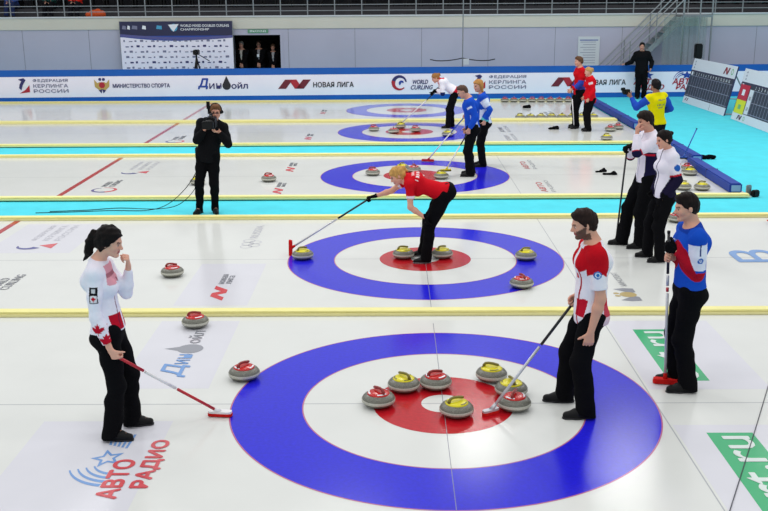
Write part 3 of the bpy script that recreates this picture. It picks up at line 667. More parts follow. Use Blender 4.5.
small_words(2.5, 9.35, 'АВТО', 'РАДИО', 'faded red words on the third sheet beyond the bearded player\'s head'); small_words(2.5, 11.7, 'АВТО', 'РАДИО', 'faded red words on the third sheet, right of the blue-shirted pair'); small_words(2.55, 5.6, 'ДИНАМО', 'ОЙЛ', 'pale grey words in front of the bearded player\'s face', 'l_pale')
small_words(2.6, 15.7, 'СПОРТ', 'РОССИЯ', 'pale grey words on the fourth sheet, right of its rings', 'l_pale'); small_words(2.6, 17.2, 'КЕРЛИНГ', 'РОССИЯ', 'pale grey words on the fourth sheet, in front of the red jacket pair', 'l_pale')
small_words(4.3, 20.6, 'KERLING', 'МОСКВА', 'pale lilac words on the farthest sheet between the black broom cover and the red pair', 'l_pale')

# ------------------------------------------------------------------ curling stones
def make_stone(colour, hcol, rot, label, loc, group):
    t = thing('curling_stone', label, 'curling stone', (loc[0], loc[1], loc[2] if len(loc) > 2 else 0), rot, group)
    body = [(0, .004), (.055, .001), (.064, .0), (.072, .004), (.10, .009), (.122, .020), (.136, .034), (.1425, .048)]
    top_ = [(.1425, .068), (.137, .082), (.124, .097), (.106, .107), (.09, .113), (.0, .114)]
    MB().lathe(body + [(.1428, .050)], 40).lathe([(.1428, .066)] + top_, 40).build('granite_body', 'granite', t, True)
    MB().lathe([(.1425, .044), (.1450, .047), (.1450, .067), (.1425, .070)], 40).build('striking_band', 'band', t, True)
    cap = MB().lathe([(.0, .131), (.03, .131), (.07, .128), (.092, .120), (.098, .112), (.096, .108)], 36).build('coloured_cap', colour, t, True)
    for a0 in (.5, 2.4, 4.6):
        pm_ = MB(); vs_ = []
        for k_ in range(9): a = a0 + k_ * .13; vs_ += [(.077 * math.cos(a), .077 * math.sin(a), .1278), (.089 * math.cos(a), .089 * math.sin(a), .1234)]
        pm_.add(vs_, [(2 * q, 2 * q + 1, 2 * q + 3, 2 * q + 2) for q in range(8)]).build('cap_lettering', 'pwhite' if colour == 'st_red' else 'h_yel', t)
    g = [(-.072, 0, .122), (-.070, 0, .142), (-.058, 0, .158), (-.03, 0, .164), (.01, 0, .160), (.055, 0, .150), (.066, 0, .149)]
    MB().tube(g, [.016, .014, .0125, .012, .0125, .013, .009], 12).build('handle', hcol, t, True)
    return t
protos = {}
def stone(c, x, y, label, rot=None, group='curling stones', z=0):
    rot = R.uniform(0, 6.28) if rot is None else rot
    if c not in protos:
        protos[c] = make_stone('st_red' if c == 'R' else 'st_yel', 'h_red' if c == 'R' else 'h_yel', rot, label, (x, y, z), group); return
    s0 = protos[c]; r = s0.copy(); COL.objects.link(r); r.location = (x, y, z); r.rotation_euler = (0, 0, rot); r['label'] = label; r['group'] = group
    for ch in s0.children: cc = ch.copy(); COL.objects.link(cc); cc.parent = r
G1 = 'curling stones on the nearest sheet'
stone('R', -.56, -.03, 'red-topped curling stone, leftmost of the cluster on the nearest red ring', 2.2, G1); stone('Y', -.338, .305, 'yellow-topped curling stone between two red ones on the nearest rings', 2.3, G1)
stone('R', -.05, .36, 'red-topped curling stone at the top edge of the nearest red ring', .4, G1); stone('Y', .10, -.24, 'yellow-topped curling stone beside the white centre, frontmost of the cluster', .5, G1)
stone('Y', .47, .54, 'yellow-topped curling stone farthest back in the nearest cluster', -.2, G1); stone('Y', .61, .19, 'yellow-topped curling stone half behind a red one, near the bearded player\'s broom', 1.8, G1)
stone('R', .60, -.11, 'red-topped curling stone just right of the bearded player\'s broom head', 1.2, G1); stone('R', -1.81, .59, 'red-topped curling stone at the left edge of the nearest blue ring', .9, G1)
stone('R', -2.55, 2.07, 'red-topped curling stone against the near yellow divider on the left', .3, G1); stone('R', -3.22, 4.03, 'lone red-topped curling stone on white ice right of the dark-haired woman', .2)
G2 = 'curling stones on the second sheet'
stone('Y', -1.64, 4.84, 'yellow-topped curling stone at the red brush of the bending sweeper', .6, G2); stone('Y', -.29, 4.86, 'yellow-topped curling stone on the red ring, left of the sweeper\'s shoes', .3, G2); stone('Y', .23, 4.87, 'yellow-topped curling stone on the red ring, right of the sweeper\'s shoes', .7, G2)
stone('Y', 1.34, 4.76, 'yellow-topped curling stone on the right of the second blue ring', .5, G2); stone('R', 1.12, 3.48, 'red-topped curling stone on the lower right of the second blue ring', 1.9, G2)
G3 = 'curling stones on the third sheet'
stone('R', -.82, 11.09, 'red-topped curling stone left of the blond sweeper\'s head', .3, G3); stone('R', -.01, 11.41, 'red-topped curling stone right behind the blond sweeper\'s head', 2.0, G3); stone('Y', .5, 10.69, 'yellow-topped curling stone touched by a broom on the third rings', .3, G3); stone('Y', -.24, 11.6, 'yellow-topped curling stone mostly hidden behind the blond sweeper\'s head', .9, G3)
stone('R', -2.78, 10.49, 'lone red-topped curling stone on the third sheet, left of its rings', .2, G3); stone('Y', -4.08, 10.2, 'yellow-topped curling stone half hidden behind the cameraman\'s leg', .4, G3)
G4 = 'curling stones on the fourth sheet'
stone('R', -.91, 17.48, 'red-topped curling stone, leftmost on the fourth rings', .3, G4); stone('R', -.40, 17.04, 'red-topped curling stone in front of the far broom head', 1.5, G4); stone('Y', -.22, 18.0, 'yellow-topped curling stone beside the far broom head', .8, G4); stone('R', .16, 17.28, 'red-topped curling stone on the red centre of the fourth rings', .1, G4); stone('Y', .93, 16.44, 'yellow-topped curling stone in front of the far bending player\'s feet', 1.0, G4)
stone('R', 5.12, 17.2, 'red-topped curling stone parked at the barrier on the fourth sheet, left of its pair', .5); stone('Y', 4.7, 15.65, 'yellow-topped curling stone in front of the barrier, nearer the narrow strip', .4); stone('R', 5.40, 17.57, 'red-topped curling stone touching the blue barrier, right of its pair', .5)
stone('R', 5.38, 11.36, 'red-topped curling stone against the barrier behind the pair in white jackets', .5); stone('Y', 4.78, 9.5, 'yellow-topped curling stone above the blue shirt player\'s head', .4); stone('Y', 5.1, 9.45, 'yellow-topped curling stone beside the near end of the blue barrier', .2); stone('Y', 5.32, 10.95, 'yellow-topped curling stone tucked under the barrier end, behind the woman with the bun', .2)
stone('R', 3.95, 6.95, 'red-topped curling stone hidden behind the blue shirt player\'s face', .5)
for k in range(8):
    stone('R', 3.22 + .292 * k, 24.3 - .012 * k, 'red-topped curling stone standing in the row under the far advertising board', .5 + k * .7, 'stones lined up under the far board')
for k in range(8):
    stone('Y', 3.15 + .292 * k, 19.80, 'yellow-topped curling stone in the row lined up behind the far yellow divider', .2 + k, 'stones lined up behind the far divider')

# ------------------------------------------------------------------ blue barriers
def barrier(label, x0, y0, x1, y1, w_=.22, h_=.17):
    d = math.atan2(y1 - y0, x1 - x0); L = math.hypot(x1 - x0, y1 - y0); t = thing('foam_barrier', label, 'barrier', (x0, y0, -.02 if x0 > 5.9 else 0), d, 'blue barriers')
    MB().box((0, -w_ / 2, 0), (L, w_ / 2, h_), bev=.02).build('padding', 'barrier', t)
    MB().box((-.006, -w_ / 2 + .03, .03), (.004, w_ / 2 - .03, h_ - .03)).build('end_patch', 'barrier_end', t)
    for k in range(1, int(L // 1.5) + 1): MB().box((k * 1.5 - .01, -w_ / 2 - .003, .0), (k * 1.5 + .01, w_ / 2 + .003, h_ + .004)).build('strap', 'navy', t)
barrier('long blue foam barrier with a pale square end beside the cyan floor', 5.6, 9.15, 5.68, 12.0)
barrier('blue foam barrier behind the yellow shirt man, along the ice edge', 5.86, 12.3, 5.95, 17.4)
barrier('farthest blue foam barrier, behind the pair in red jackets', 5.9, 17.6, 5.95, 23.9)
barrier('blue foam barrier cut off by the right edge of the photo', 5.5, 6.9, 5.56, 4.2, .26, .2)
tag(MB().box((5.36, 6.75, .001), (5.62, 7.0, .012)).build('mat', 'padred'), 'small red mat on the ice by the barrier at the right edge', 'mat')

# ------------------------------------------------------------------ advertising boards
ang = math.atan2(.75, 23.6); t = thing('advertising_board', 'long white advertising board with blue top and bottom bands', 'advertising board', (-13.6, 25.1, -.02), ang)
bd = t; X0 = -6.0; XL = 34
MB().box((X0, 0, 0), (XL, .10, .16), bev=.01).build('bottom_band', 'bd_blue', t); MB().box((X0, .005, .16), (XL, .095, .84)).build('panel', 'bd_white', t); MB().box((X0, 0, .84), (XL, .10, 1.06), bev=.01).build('top_band', 'bd_blue', t)
bp = Pl((0, -.003, 0), (1, 0, 0), (0, 0, 1))
X = lambda px: .03374 * px + .0
def blet(s, px0, px1, z0, h, m, bold=.02, shear=0): text(bp, s, X(px0), z0, h, 'lettering', m, bd, w=X(px1) - X(px0), off=.004, bold=bold, shear=shear)
def bfed(px, tx0, tx1):
    x = X(px); poly(bp, [(x + .02, .76), (x + .20, .80), (x + .27, .74), (x + .16, .58), (x + .10, .40), (x + .03, .48), (x + .06, .60), (x + .12, .70)], .004, 'blue_swoosh', 'navy', bd)
    poly(bp, [(x + .14, .52), (x + .30, .72), (x + .38, .58), (x + .38, .44)], .004, 'white_swoosh', 'pwhite', bd); poly(bp, [(x + .03, .30), (x + .38, .34), (x + .38, .58), (x + .24, .42)], .0045, 'red_swoosh', 'pred', bd)
    blet('ФЕДЕРАЦИЯ', tx0, tx1, .66, .11, 'pgrey', .03); blet('КЕРЛИНГА', tx0, tx1, .49, .11, 'pgrey', .03); blet('РОССИИ', tx0, tx1, .32, .11, 'pgrey', .03)
def bnl(px, t0, t1):
    x = X(px); h = .30; z = .38
    for pts, m in (([(x, z), (x + .26, z), (x + .50, z + h), (x + .24, z + h)], 'pdkred'), ([(x + .36, z + h), (x + .62, z + h), (x + .82, z), (x + .56, z)], 'pred'), ([(x + .60, z), (x + .86, z), (x + 1.1, z + h), (x + .84, z + h)], 'pdkred')): poly(bp, pts, .004, 'letter_stroke', m, bd)
    blet('НОВАЯ ЛИГА', t0, t1, .42, .17, 'pdark', .03)
def bauto(px):
    x = X(px); poly(bp, [(x + .48 + .2 * (1 if k % 2 == 0 else .45) * math.cos(PI / 2 + k * PI / 5), .72 + .14 * (1 if k % 2 == 0 else .45) * math.sin(PI / 2 + k * PI / 5)) for k in range(10)], .004, 'star', 'pblue', bd)
    for k in range(3): poly(bp, arcband(x + .36, .52, .2 + .06 * k, .23 + .06 * k, PI * .5, PI * .95, 1, .3), .004, 'arc_stripe', 'pblue', bd)
    blet('АВТО', px, px + 24, .42, .19, 'pred', .04, .2); blet('РАДИО', px + 4, px + 31, .22, .19, 'pred', .04, .2)
bfed(21, 36, 70); bfed(472, 487, 524)
x = X(96)
poly(bp, disc(x + .25, .55, .1, 20), .005, 'shield', 'pred', bd)
for q in (-1, 1): poly(bp, [(x + .25, .42), (x + .25 + q * .1, .38), (x + .25 + q * .24, .50), (x + .25 + q * .25, .74), (x + .25 + q * .15, .62), (x + .25 + q * .05, .66)], .004, 'wing', 'pgold', bd); poly(bp, disc(x + .25 + q * .06, .74, .05, 12), .004, 'eagle_head', 'navy', bd); poly(bp, [(x + .25, .42), (x + .25 + q * .12, .38), (x + .25 + q * .03, .28)], .004, 'tail', 'navy', bd)
blet('МИНИСТЕРСТВО СПОРТА', 114, 170, .46, .13, 'navy', .03)
blet('Д', 198, 208, .40, .34, 'pblue', .04, .2); blet('ин', 209, 221, .40, .18, 'navy', .01); x = X(222)
poly(bp, disc(x + .14, .50, .14, 20), .004, 'drop', 'pdark', bd); poly(bp, [(x + .02, .56), (x + .14, .82), (x + .26, .56)], .0045, 'drop', 'pdark', bd); blet('ойл', 231, 247, .40, .2, 'navy', .03)
bnl(277, 312, 352); bnl(549, 584, 624)
x = X(389)
poly(bp, arcband(x + .3, .54, .16, .27, PI * .05, PI * 1.0, .4, 1.2), .004, 'blue_arc', 'navy', bd); poly(bp, arcband(x + .3, .54, .16, .27, PI * .9, PI * 1.75, 1.2, .3), .0045, 'red_arc', 'pred', bd); poly(bp, arcband(x + .36, .54, .0, .1, PI * .0, PI * 1.3, .5, 1.0), .005, 'blue_arc', 'pblue', bd)
blet('WORLD', 411, 426, .50, .14, 'navy', .03, .3); blet('CURLING', 409, 431, .32, .14, 'navy', .03, .3)
bauto(632); bauto(671); blet('Динамо', 752, 775, .42, .2, 'pblue', .03); 

# ------------------------------------------------------------------ back wall, doorway, stands
YW = 27.6; DX0, DX1, DZ = -6.04, -4.38, 2.04
w_ = MB().box((-30, YW, -.02), (DX0, YW + .25, 2.25)).box((DX1, YW, -.02), (22, YW + .25, 2.25)).box((DX0, YW, DZ), (DX1, YW + .25, 2.25)).build('wall_back', 'wall'); struct(w_)
struct(MB().box((-30, YW - .04, 2.25), (22, YW + .25, 2.66), bev=.01).build('trim_1', 'wallband')); struct(MB().box((-30, YW - .08, 2.66), (22, YW + .3, 2.70)).build('trim_2', 'paper'))
for k in range(16): struct(MB().box((-18.2 + 2.35 * k, YW - .004, .0), (-18.185 + 2.35 * k, YW + .01, 2.25)).build('trim_3', 'seam'))
d_ = MB().box((DX0 - .1, YW - .02, -.02), (DX0, YW + .3, DZ + .1)).box((DX1, YW - .02, -.02), (DX1 + .1, YW + .3, DZ + .1)).box((DX0, YW - .02, DZ), (DX1, YW + .3, DZ + .1)).build('door_1', 'wall'); struct(d_)
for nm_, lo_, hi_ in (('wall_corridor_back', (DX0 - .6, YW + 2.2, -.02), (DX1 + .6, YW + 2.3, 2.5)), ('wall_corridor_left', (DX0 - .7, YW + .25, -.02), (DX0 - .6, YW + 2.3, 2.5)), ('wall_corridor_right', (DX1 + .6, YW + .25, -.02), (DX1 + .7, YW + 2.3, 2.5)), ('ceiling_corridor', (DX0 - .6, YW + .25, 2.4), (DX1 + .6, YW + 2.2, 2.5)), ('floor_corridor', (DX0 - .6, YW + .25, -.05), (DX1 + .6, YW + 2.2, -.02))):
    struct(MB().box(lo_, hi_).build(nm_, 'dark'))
e = thing('exit_sign', 'small green sign above the dark doorway', 'sign', (-5.15, YW - .02, 2.06 + .05))
MB().box((-.36, -.03, 0), (.36, 0, .12)).build('sign_box', 'green', e); text(Pl((0, -.034, 0), (1, 0, 0), (0, 0, 1)), 'ВЫХОД', -.28, .025, .07, 'lettering', 'pwhite', e, w=.56, off=.0, bold=.02)
# stands behind the rail
struct(MB().box((-30, YW + .25, 2.5), (22, 29.2, 2.66)).build('floor_stand', 'stand'))
for y_, z_ in ((29.2, 2.96), (30.2, 3.3), (31.2, 3.7)): struct(MB().box((-30, y_, 2.5), (22, y_ + 1.0, z_)).build('floor_stand', 'stand'))
struct(MB().box((-30, 33.5, 2.5), (22, 33.7, 5.2)).build('wall_hall', 'dark'))
rail = thing('railing', 'grey metal railing with thin posts along the front of the stands', 'railing', (0, YW + .1, 2.70))
for z in (.16, .36, .60, 1.02): MB().tube([(-30, 0, z), (22, 0, z)], .014 if z < 1 else .022, 8).build('rail', 'metal', rail)
for k in range(53): MB().tube([(-29.1 + .952 * k, 0, 0), (-29.1 + .952 * k, 0, 1.02)], .022, 8).build('post', 'metal', rail)
def seat(x, y, z, src=None):
    if src is None:
        t = thing('stadium_seat', 'black folding seat in the row behind the rail', 'seat', (x, y, z), 0, 'black seats in the stands')
        MB().box((-.21, -.05, .36), (.21, .32, .41), bev=.02).build('seat_pad', 'seat', t); MB().box((-.21, .30, .38), (.21, .36, .80), bev=.02).build('backrest', 'seat', t); MB().box((-.23, .05, 0), (-.19, .3, .5)).build('side_frame', 'black', t); MB().box((.19, .05, 0), (.23, .3, .5)).build('side_frame', 'black', t); return t
    c = src.copy(); COL.objects.link(c); c.location = (x, y, z)
    for ch in src.children: d = ch.copy(); COL.objects.link(d); d.parent = c
    return c
s0 = None
for k in range(58):
    q = seat(-16.6 + .53 * k, 29.55, 2.96, s0); s0 = s0 or q

# ------------------------------------------------------------------ things along the back wall
t = thing('backdrop_banner', 'large sponsor backdrop with a navy header standing against the back wall', 'banner', (-9.98, 27.35, -.02))
MB().box((0, 0, 0), (3.98, .05, 2.56)).build('frame', 'metal', t); MB().box((.02, -.012, .05), (3.96, 0, 2.05)).build('white_panel', 'bd_white', t); MB().box((.02, -.014, 2.02), (3.96, 0, 2.55)).build('header', 'header', t)
q = Pl((0, -.018, 0), (1, 0, 0), (0, 0, 1))
wave = lambda z0, a, ph: [(3.96 * i / 24, z0 + a * math.sin(PI * i / 24 + ph)) for i in range(25)]
poly(q, wave(2.03, -.14, 0) + [(3.96, 2.06), (.02, 2.06)], .0, 'wave_stripe', 'pblue', t)
poly(q, [(x_, 2.12 - .13 * math.sin(PI * x_ / 3.96 * .8 + .1) + .02) for x_ in np.linspace(.02, 3.96, 24)] + [(x_, 2.06 - .15 * math.sin(PI * x_ / 3.96 * .8 + .1)) for x_ in np.linspace(3.96, .02, 24)], .002, 'wave_stripe', 'l_navy', t)
text(q, 'WORLD MIXED DOUBLES CURLING', 2.15, 2.36, .085, 'lettering', 'pwhite', t, w=1.7, off=.003, bold=.02); text(q, 'CHAMPIONSHIP', 2.15, 2.24, .075, 'lettering', 'pwhite', t, w=1.0, off=.003, bold=.02)
poly(q, disc(1.92, 2.34, .13, 18), .003, 'emblem', 'pteal', t); poly(q, [(1.72, 2.44), (2.1, 2.46), (1.9, 2.2)], .004, 'emblem', 'pwhite', t)
for x_, w2, m in ((.1, .14, 'pgrey'), (.28, .1, 'pwhite'), (.44, .2, 'pgrey'), (.8, .14, 'pwhite'), (1.3, .2, 'pteal')): poly(q, [(x_, 2.3), (x_ + w2, 2.28), (x_ + w2, 2.4), (x_ + .03, 2.42)], .003, 'small_logo', m, t)
for r_ in range(6):
    vs = []; fs = []
    for c_ in range(20):
        x_ = .12 + c_ * .195 + (.06 if r_ % 2 else 0); ww = (.05, .11, .07, .12)[(c_ * 7 + r_ * 3) % 4]; hh = (.07, .03, .05)[(c_ + r_) % 3]; z_ = 1.86 - r_ * .185
        if x_ + ww > 3.9: continue
        b_ = len(vs); vs += [q.at(a_, c2, .002) for a_, c2 in ((x_, z_), (x_ + ww, z_), (x_ + ww, z_ + hh), (x_, z_ + hh))]; fs.append((b_, b_ + 1, b_ + 2, b_ + 3))
    mesh_obj('row_of_small_logos', vs, fs, ('pgrey', 'navy', 'pgrey')[r_ % 3], t)
t = thing('wall_poster', 'white printed sheet on the wall left of the metal stairs', 'poster', (6.12, YW - .02, .9)); MB().box((0, -.01, 0), (.76, 0, 1.02)).build('paper', 'paper', t)
q = Pl((0, -.011, 0), (1, 0, 0), (0, 0, 1))
for r_ in range(9): poly(q, [(.08 + .1 * (r_ % 2), .1 + .09 * r_), (.62, .1 + .09 * r_), (.62, .115 + .09 * r_), (.08 + .1 * (r_ % 2), .115 + .09 * r_)], .002, 'printed_line', 'pgrey', t)
poly(q, [(.06, .88), (.7, .88), (.7, .91), (.06, .91)], .002, 'printed_line', 'pblue', t)
# television camera on a tripod, behind the board
t = thing('tripod_camera', 'black camera on a tripod standing in front of the sponsor backdrop', 'camera', (-7.16, 26.5, -.02))
for k in range(3): a = k * 2.094 + .5; MB().tube([(0, 0, 1.36), (.34 * math.cos(a), .34 * math.sin(a), 0)], [.028, .016], 8).build('leg', 'black', t)
MB().tube([(0, 0, .9), (0, 0, 1.45)], .03, 8).build('centre_column', 'black', t); MB().box((-.09, -.16, 1.45), (.09, .2, 1.62), bev=.02).tube([(0, -.14, 1.54), (0, -.30, 1.54)], .05, 12).build('camera_body', 'black', t); MB().tube([(.05, .1, 1.46), (.40, .25, 1.22)], .014, 8).build('pan_handle', 'black', t)
# metal stairs up to the stands
t = thing('metal_stairs', 'grey metal stairs with handrails rising along the back wall to the stands', 'stairs', (0, 0, -.02))
x1, z1, x0 = 9.45, 2.68, 6.75; n = 14
for y in (26.55, 27.35): MB().add([(x0, y, 0), (x0 + .22, y, 0), (x1, y, z1), (x1, y, z1 - .22), (x0, y + .04, 0), (x0 + .22, y + .04, 0), (x1, y + .04, z1), (x1, y + .04, z1 - .22)], [(0, 1, 3, 2), (4, 6, 7, 5), (0, 2, 6, 4), (1, 5, 7, 3), (2, 3, 7, 6)]).build('stringer', 'metal', t)
for k in range(1, n): xx = x0 + (x1 - x0) * k / n; zz = z1 * k / n; MB().box((xx - .02, 26.57, zz - .03), (xx + .24, 27.37, zz)).build('tread', 'metal', t)
for y in (26.53, 27.41):
    for hh in (.5, .95): MB().tube([(x0 + .1, y, hh), (x1, y, z1 + hh)], .022, 8).build('handrail', 'metal', t)
    for k in (0, .33, .66, 1): MB().tube([(x0 + .1 + (x1 - x0 - .1) * k, y, z1 * k), (x0 + .1 + (x1 - x0 - .1) * k, y, z1 * k + .95)], .022, 8).build('post', 'metal', t)
MB().box((x1, 26.5, z1 - .08), (x1 + 1.0, 27.45, z1)).build('landing', 'metal', t)
for x_ in (x1 + .02, x1 + .98): MB().tube([(x_, 26.53, 0), (x_, 26.53, z1 + 1.0)], .03, 8).build('post', 'metal', t)
# net
vs = []; fs = []; nx_ = 60; nz_ = 10
for j in range(nz_ + 1):
    for i in range(nx_ + 1): x_ = 8.75 + 1.45 * i / nx_; vs.append((x_, 26.3 + .06 * math.sin(i * .9) + .03 * math.sin(i * 2.1 + j * .3), .05 + 2.55 * j / nz_))
for j in range(nz_):
    for i in range(nx_): a_ = j * (nx_ + 1) + i; fs.append((a_, a_ + 1, a_ + nx_ + 2, a_ + nx_ + 1))
tag(mesh_obj('safety_net', vs, fs, 'net', smooth=True), 'grey-green see-through net hanging under the stair landing', 'net')
t = thing('support_post', 'thin pale post with a dark case strapped on it, behind the left scoreboard', 'post', (9.86, 26.0, -.02)); MB().tube([(0, 0, 0), (0, 0, 4.2)], .025, 8).build('shaft', 'metal', t); MB().box((-.10, -.12, 1.25), (.14, .10, 1.75), bev=.03).build('case', 'black', t)
t = thing('hanging_pole', 'thin upright pole with two sagging dark arms against the back wall', 'pole', (1.99, 26.6, -.02)); MB().tube([(0, 0, 0), (0, 0, 4.0)], .02, 8).build('shaft', 'metal', t)
for q_ in (-1, 1): MB().tube([(0, 0, 1.28)] + [(q_ * x_, 0, 1.28 - .09 * math.sin(min(x_, 1.0) * 2.2)) for x_ in (.15, .3, .5, .7, .9)] + [(q_ * 1.12, 0, 1.24)], .018, 8).build('arm', 'carbon', t)
MB().box((.03, -.03, 1.06), (.22, .0, 1.26)).build('tag', 'paper', t)

# ------------------------------------------------------------------ scoreboards leaning on stands
def scoreboard(label, yl, yr, xl, xr, first):
    ln = math.hypot(yl - yr, xr - xl); ry = nrm((xr - xl, yr - yl, 0)); up_ = nrm((.30, 0, 1.36)); H = 1.42
    t = thing('scoreboard', label, 'scoreboard', (xl, yl, -.02), 0, 'scoreboards on the cyan floor')
    pl = Pl((0, 0, 0), ry, up_); n_ = pl.n
    def slab(name, a, b, c, d, th, m, off=0.0, parent=t):
        vs = [pl.at(x_, y_, o_) for o_ in (off - th, off) for x_, y_ in ((a, b), (c, b), (c, d), (a, d))]
        return mesh_obj(name, vs, [(0, 3, 2, 1), (4, 5, 6, 7), (0, 1, 5, 4), (1, 2, 6, 5), (2, 3, 7, 6), (3, 0, 4, 7)], m, parent)
    s1 = 1 if n_[0] < 0 else -1
    slab('back_panel', 0, 0, ln, H, .04, 'sb_back', 0); slab('footer', 0, 0, ln, .22, .01, 'sb_white', .010); slab('header', 0, 1.06, ln, H, .01, 'sb_white', .010); slab('number_field', 0, .22, ln, 1.03, .008, 'sb_dark', .008)
    x_ = .3 if first else 1.15; k = 0
    while x_ < ln - .05:
        slab('grid_line', x_, .24, x_ + .014, .88, .004, 'sb_line', .012)
        if x_ + .22 < ln: text(pl, str(k % 10 + 1) if k < 9 else str(k + 1), x_ + .05, .92, .085, 'numeral', 'pwhite', t, off=.014, bold=.03)
        x_ += .215; k += 1
    for z_ in (.26, .56, .88): slab('grid_line', .05, z_, ln, z_ + .014, .004, 'sb_line', .0125)
    slab('small_crest', .12, .90, .24, 1.01, .003, 'pwhite', .0125)
    if first:
        a = ln - .95; pts = [[(a, 1.14), (a + .1, 1.14), (a + .22, 1.34), (a + .12, 1.34)], [(a + .14, 1.34), (a + .24, 1.34), (a + .34, 1.14), (a + .24, 1.14)], [(a + .26, 1.14), (a + .36, 1.14), (a + .48, 1.34), (a + .38, 1.34)]]
        for i_, P_ in enumerate(pts): poly(pl, P_, .012, 'letter_stroke', ('pdkred', 'pred', 'pdkred')[i_], t)
        hoop(pl, a + .68, 1.24, .06, .09, .012, 'ring_logo', 'sb_green', t)
        for i_ in range(3): poly(pl, [(.18, 1.12 + .09 * i_), (.24, 1.12 + .09 * i_), (.24, 1.17 + .09 * i_), (.18, 1.17 + .09 * i_)], .012, 'small_logo', 'pgrey', t)
        slab('footer_mark', ln * .66, .02, ln * .66 + .012, .2, .003, 'sb_dark', .0125)
        a = .16; 
        poly(pl, [(a, .08), (a + .07, .08), (a + .15, .18), (a + .08, .18)], .012, 'letter_stroke', 'pdkred', t); poly(pl, [(a + .17, .08), (a + .24, .08), (a + .32, .18), (a + .25, .18)], .012, 'letter_stroke', 'pdkred', t)
    else:
        slab('red_team_card', .06, .57, .78, .99, .006, 'sb_red', .016); slab('yellow_team_card', .06, .20, .78, .57, .006, 'sb_yel', .016)
        slab('country_tag', .30, .70, .50, .86, .004, 'pwhite', .02); slab('country_tag', .30, .32, .50, .44, .004, 'sb_green', .02); slab('score_column', .84, .24, 1.12, .90, .006, 'sb_white', .015)
        text(pl, 'RUS', .92, .62, .1, 'lettering', 'pdark', t, w=.14, off=.018); text(pl, 'CAN', .92, .34, .1, 'lettering', 'pdark', t, w=.14, off=.018)
        a = .42
        for i_, P_ in enumerate([[(a, .05), (a + .08, .05), (a + .16, .17), (a + .08, .17)], [(a + .12, .17), (a + .2, .17), (a + .28, .05), (a + .2, .05)], [(a + .22, .05), (a + .3, .05), (a + .38, .17), (a + .3, .17)]]): poly(pl, P_, .012, 'letter_stroke', ('pdark', 'pdkred', 'pdark')[i_], t)
        hoop(pl, a + .55, .11, .04, .06, .012, 'ring_logo', 'sb_green', t)
        for i_ in range(3): poly(pl, [(.22, 1.12 + .09 * i_), (.3, 1.12 + .09 * i_), (.28, 1.17 + .09 * i_), (.24, 1.17 + .09 * i_)], .012, 'small_logo', 'pgrey', t)
    for s_ in (.35, ln - .06):
        A_ = pl.at(s_, 1.15, -.05 * 1); B_ = A_ + V(.62, 0, 0); B_[2] = .02; C_ = pl.at(s_, .05, -.05)
        MB().tube([A_, B_], .02, 8).tube([C_, B_], .02, 8).tube([pl.at(s_, .5, -.05), A_ + (B_ - A_) * .6], .016, 8).build('stand_strut', 'metal', t)
scoreboard('left scoreboard, dark grid with a red angular logo in its header', 24.14, 20.45, 8.93, 9.05, True)
scoreboard('right scoreboard, with red and yellow team cards beside its dark grid', 19.8, 15.9, 9.05, 9.03, False)

# ------------------------------------------------------------------ small things lying about
def blob(name, label, cat, x, y, pts, m='rubber', z=0, rz=0):
    F = Field(.009)
    for a, b, r1, r2 in pts: F.rc(a, b, r1, r2, k=.03)
    F.cut((0, 0, .003), (0, 0, -1)); F.noise(.006, 50, seed=3)
    o = field_obj(name, F, 'cloth', None, (12, 12, 15) if m == 'rubber' else m, 1); o.location = (x, y, z); o.rotation_euler = (0, 0, rz); tag(o, label, cat); return o
blob('slider_cover', 'small black shoe cover on the farthest sheet, under the row of stones', 'shoe cover', 3.7, 22.5, [((-.1, 0, .03), (.08, 0, .03), .04, .05), ((-.02, 0, .05), (.05, 0, .09), .04, .025)])
blob('slider_cover', 'black shoe cover on the fourth sheet, left of the pair in red', 'shoe cover', 3.76, 17.6, [((-.14, 0, .02), (.08, 0, .03), .03, .05), ((0, 0, .05), (.04, 0, .07), .04, .03)])
blob('slider_cover', 'farther of two black shoe covers on the third sheet, left of the tall man', 'shoe cover', 3.68, 11.3, [((-.12, 0, .02), (.10, 0, .02), .015, .03), ((.0, 0, .03), (.06, .02, .06), .03, .02)], rz=.3)
blob('slider_cover', 'flat black shoe cover overlapping its twin on the third sheet', 'shoe cover', 3.78, 11.0, [((-.12, 0, .02), (.12, 0, .02), .02, .035), ((.05, 0, .03), (.09, .02, .05), .03, .02)], rz=-.1)
t = thing('video_camera', 'black and white gadget standing on the end of the yellow divider by the barrier', 'camera', (5.86, 8.92, -.02), .4); MB().box((-.07, -.05, 0), (.07, .05, .12), bev=.02).build('case', 'black', t); MB().box((-.12, .06, 0), (-.02, .12, .20), bev=.015).build('pale_case', 'metal', t)
blob('rolled_mat', 'black rolled cloth on the cyan floor beside the blue broom', 'cloth roll', 6.2, 12.9, [((-.17, 0, .05), (.2, 0, .05), .045, .045)], z=-.02)
def cable(name, pts, label, r=.006, m='black'):
    pts = [V(*p_) for p_ in pts]; out = []
    for i in range(len(pts) - 1):
        a, b, c, d = pts[max(i - 1, 0)], pts[i], pts[i + 1], pts[min(i + 2, len(pts) - 1)]
        for k in range(8): u = k / 8; out.append(.5 * ((2 * b) + (c - a) * u + (2 * a - 5 * b + 4 * c - d) * u * u + (3 * b - a - 3 * c + d) * u ** 3))
    out.append(pts[-1]); o = MB().tube(out, r, 8).build(name, m, None, True); tag(o, label, 'cable')
cable('camera_cable', [(-3.54, 7.86, .92), (-3.64, 7.86, .62), (-3.85, 7.86, .34), (-4.15, 7.9, .10), (-4.5, 7.95, .0), (-5.1, 8.0, -.012), (-5.8, 7.9, -.012), (-6.3, 7.85, -.012)], 'outer of two thin black cables looping from the cameraman\'s hip')
